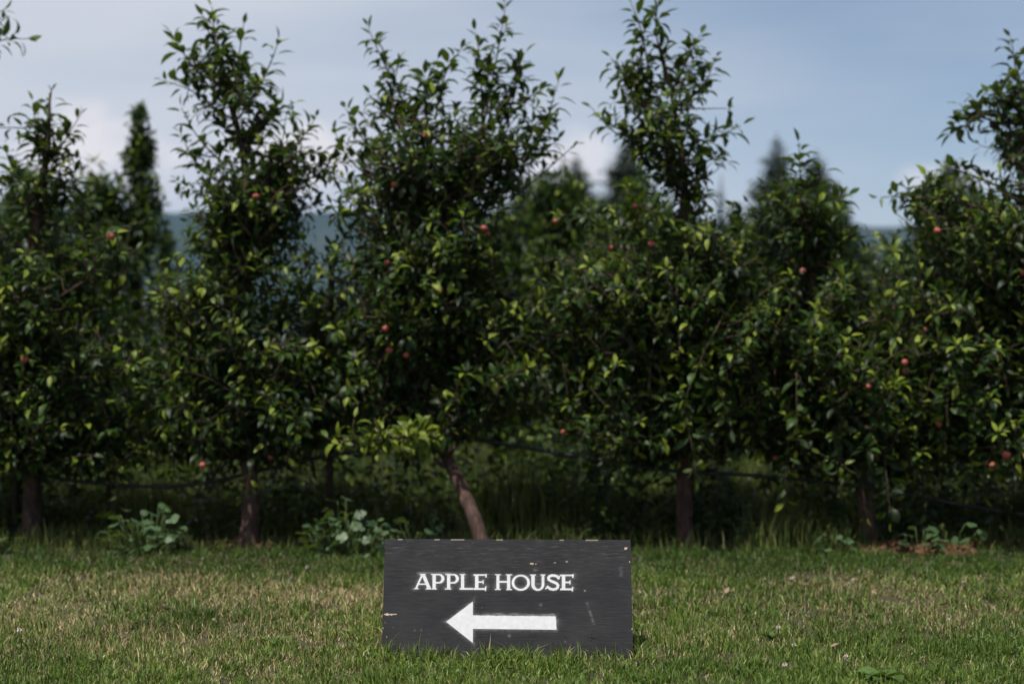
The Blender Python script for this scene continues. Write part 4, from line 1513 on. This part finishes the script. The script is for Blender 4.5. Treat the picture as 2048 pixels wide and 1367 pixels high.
# the board itself, with overspray and chips carried as surface marks
def board_material():
    m, t, p, out = new_mat('black_painted_plywood')
    L = t.links.new
    tc = N(t, 'ShaderNodeTexCoord')
    mp = N(t, 'ShaderNodeMapping')
    mp.inputs['Scale'].default_value = (6, 130, 130)
    L(tc.outputs['Object'], mp.inputs[0])
    g = N(t, 'ShaderNodeTexNoise', in_Scale=3.2, in_Detail=6.0, in_Roughness=0.65)
    L(mp.outputs[0], g.inputs['Vector'])
    r = ramp(t, [(0.30, (0.009, 0.0086, 0.0106)), (0.52, (0.0155, 0.015, 0.0172)), (0.66, (0.025, 0.0245, 0.0272)), (0.76, (0.08, 0.078, 0.078))])
    L(g.outputs['Fac'], r.inputs[0])
    cloud = N(t, 'ShaderNodeTexNoise', in_Scale=9.0, in_Detail=5.0, in_Roughness=0.6)
    L(tc.outputs['Object'], cloud.inputs['Vector'])
    cr = N(t, 'ShaderNodeMapRange', in_1=0.35, in_2=0.72, in_3=0.0, in_4=0.08)
    L(cloud.outputs['Fac'], cr.inputs[0])
    d0 = N(t, 'ShaderNodeMix', data_type='RGBA')
    d0.inputs[7].default_value = (0.16, 0.155, 0.155, 1)
    L(cr.outputs[0], d0.inputs[0])
    L(r.outputs[0], d0.inputs[6])
    mp3 = N(t, 'ShaderNodeMapping')
    mp3.inputs['Scale'].default_value = (26, 60, 520)
    L(tc.outputs['Object'], mp3.inputs[0])
    sk = N(t, 'ShaderNodeTexNoise', in_Scale=1.0, in_Detail=3.0, in_Roughness=0.6)
    L(mp3.outputs[0], sk.inputs['Vector'])
    skr = N(t, 'ShaderNodeMapRange', in_1=0.57, in_2=0.70, in_3=0.0, in_4=0.27)
    L(sk.outputs['Fac'], skr.inputs[0])
    sz = N(t, 'ShaderNodeSeparateXYZ')
    L(tc.outputs['Object'], sz.inputs[0])
    skz = N(t, 'ShaderNodeMapRange', in_1=0.15, in_2=0.30, in_3=0.12, in_4=1.0)
    L(sz.outputs['Z'], skz.inputs[0])
    skm = N(t, 'ShaderNodeMath', operation='MULTIPLY')
    L(skr.outputs[0], skm.inputs[0])
    L(skz.outputs[0], skm.inputs[1])
    d00 = N(t, 'ShaderNodeMix', data_type='RGBA')
    d00.inputs[7].default_value = (0.22, 0.215, 0.215, 1)
    L(skm.outputs[0], d00.inputs[0])
    L(d0.outputs[2], d00.inputs[6])
    a = attr(t, 'spray')
    d1 = N(t, 'ShaderNodeMix', data_type='RGBA')
    d1.inputs[7].default_value = (0.70, 0.71, 0.73, 1)
    L(a.outputs['Fac'], d1.inputs[0])
    L(d00.outputs[2], d1.inputs[6])
    c = attr(t, 'chip')
    d2 = N(t, 'ShaderNodeMix', data_type='RGBA')
    d2.inputs[7].default_value = (0.58, 0.47, 0.36, 1)
    L(c.outputs['Fac'], d2.inputs[0])
    L(d1.outputs[2], d2.inputs[6])
    L(d2.outputs[2], p.inputs['Base Color'])
    p.inputs['Roughness'].default_value = 0.62
    p.inputs['Specular IOR Level'].default_value = 0.26
    b = N(t, 'ShaderNodeBump', in_Strength=0.35, in_Distance=0.0015)
    L(g.outputs['Fac'], b.inputs['Height'])
    L(b.outputs[0], p.inputs['Normal'])
    return m


M_BOARD = board_material()
nu, nvv = 331, 162
uu = np.linspace(-BW / 2, BW / 2, nu)
vv = np.linspace(0, BH, nvv)
UU, VV = np.meshgrid(uu, vv)
PX, PY = board_px(UU, VV)
CX, CY = (PX - 760) * 5.696, (PY - 1070) * 5.696
dl = mn(*[f(CX, CY) for _, f, _ in LETTERS])
da = s_arrow(CX, CY)
nzc = vnoise(CX / 34, CY / 26, 91)
nzf = vnoise(CX / 160 + 5, CY / 9, 92)
spray = 0.26 * np.exp(-np.maximum(da, 0) / 13) * (0.25 + 1.0 * nzc) + 0.09 * np.exp(-np.maximum(dl, 0) / 9) * (0.2 + 1.1 * vnoise(CX / 60 + 9, CY / 30, 93))
# fuzzy feathering along the shaft's upper edge and past its end, over the tops of the first letters
spray += 0.30 * np.exp(-(((CY - 893 - (CX - 1050) * 0.01) / 13) ** 2)) * ((CX > 1060) & (CX < 1990)) * vnoise(CX / 90, CY / 40, 94) ** 1.5
spray += 0.24 * np.exp(-(((CY - 985) / 45) ** 2) - np.clip(CX - 1990, 0, 500) / 45) * (CX > 1985) * nzf
spray += 0.26 * np.exp(-(((CY - 427) / 10) ** 2)) * ((CX > 420) & (CX < 960)) * vnoise(CX / 70, CY / 40, 95)
spray += 0.16 * np.exp(-np.maximum(dl, 0) / 22) * (CY > 435) * (CY < 620) * nzf
# scuffs
spray += 0.14 * np.exp(-((CX - 2385 - (CY - 850) * 0.33) / 14) ** 2) * ((CY > 760) & (CY < 1010)) * nzf
spray += 0.10 * np.exp(-((CX - 2745) / 20) ** 2) * ((CY > 330) & (CY < 470)) * nzc
for sx, sy, sr, amp in ((1832, 790, 16, .3), (1472, 1140, 16, .35), (470, 1075, 10, .2), (395, 1080, 7, .4), (2335, 630, 9, .5), (1160, 820, 6, .3), (2110, 1210, 8, .4), (1800, 1248, 8, .3), (60, 990, 7, .4), (150, 1045, 6, .25)):
    spray += 0.42 * amp * np.exp(-((CX - sx) ** 2 + (CY - sy) ** 2) / sr ** 2)
chip = np.zeros_like(CX)
for sx, sy, rx, ry, amp in ((112, 898, 75, 7, 1.0), (85, 897, 30, 9, 1.0), (1730, 320, 20, 10, .9), (1775, 326, 9, 6, .8), (1992, 310, 11, 5, .6), (2128, 299, 14, 9, .45), (2800, 148, 20, 11, .9), (2842, 298, 7, 9, .9),
                        (1770, 395, 26, 14, .12), (975, 1022, 36, 4, .0), (75, 1155, 6, 6, .5), (2330, 628, 9, 6, .5)):
    chip = np.maximum(chip, amp * (((CX - sx) / rx) ** 2 + ((CY - sy) / ry) ** 2 < 0.8 + 0.5 * vnoise(CX / 8, CY / 8, 98)))
edge = (VV > BH - 0.0025)
chip = np.maximum(chip, edge * (vnoise(UU * 38 + 3, VV * 0, 99) > 0.88) * 0.45)
edge = (UU > BW / 2 - 0.0022) | (UU < -BW / 2 + 0.0022)
chip = np.maximum(chip, edge * (vnoise(VV * 60 + 3, UU * 0, 100) > 0.90) * 0.5)
F0 = (B0 + UU[..., None] * U + VV[..., None] * Vv).reshape(-1, 3)
ii = (np.arange(nvv - 1)[:, None] * nu + np.arange(nu - 1)[None, :]).ravel()
q = np.stack([ii, ii + 1, ii + 1 + nu, ii + nu], -1)
# back face corners and side walls
nF = len(F0)
back = np.array([B0 + a * U + b * Vv - Wn * BT for a, b in ((-BW / 2, 0), (BW / 2, 0), (BW / 2, BH), (-BW / 2, BH))])
ring = [0, nu - 1, nF - 1, nF - nu]
side_v = np.concatenate([F0[ring], back])
sv = nF
sq = [(sv + 0, sv + 4, sv + 5, sv + 1), (sv + 1, sv + 5, sv + 6, sv + 2), (sv + 2, sv + 6, sv + 7, sv + 3), (sv + 3, sv + 7, sv + 4, sv + 0), (sv + 4, sv + 7, sv + 6, sv + 5)]
allv = np.concatenate([F0, side_v]) - S_OFF
me = mesh_np('front_board', allv, np.concatenate([q, np.array(sq)]), None,
             {'spray': np.concatenate([np.clip(spray, 0, 0.8).ravel(), np.zeros(8)]), 'chip': np.concatenate([chip.ravel(), np.full(8, 0.06)])}, smooth=False)
link('front_board', me, M_BOARD, sign)

# second board of the sandwich, hinged along the top
top_c = B0 + BH * Vv
Vb = np.array((0, -math.sin(TILT), math.cos(TILT)))
Wb = np.array((0, math.cos(TILT), math.sin(TILT)))
t0 = top_c - Wn * (BT + 0.002) - np.array((0, 0, 0.004))
cor = []
for a in (-BW / 2 + 0.004, BW / 2 - 0.004):
    for b in (0.0, -(BH - 0.012)):
        for w in (0.0, BT):
            cor.append(t0 + a * U + b * Vb + w * Wb)
cor = np.array(cor)
link('back_board', mesh_np('back_board', cor - S_OFF, [(0, 1, 3, 2), (4, 6, 7, 5), (0, 4, 5, 1), (2, 3, 7, 6), (0, 2, 6, 4), (1, 5, 7, 3)], smooth=False), M_BOARD, sign)
for sx in (-0.22, 0.22):
    bag = Bag()
    c = top_c + sx * U - Wn * (BT + 0.001) - np.array((0, 0, 0.010))
    bag.add(*tube([c - U * 0.03, c + U * 0.03], 0.003, 8))
    link('hinge', bag.mesh('hinge', S_OFF), M_STEEL, sign)
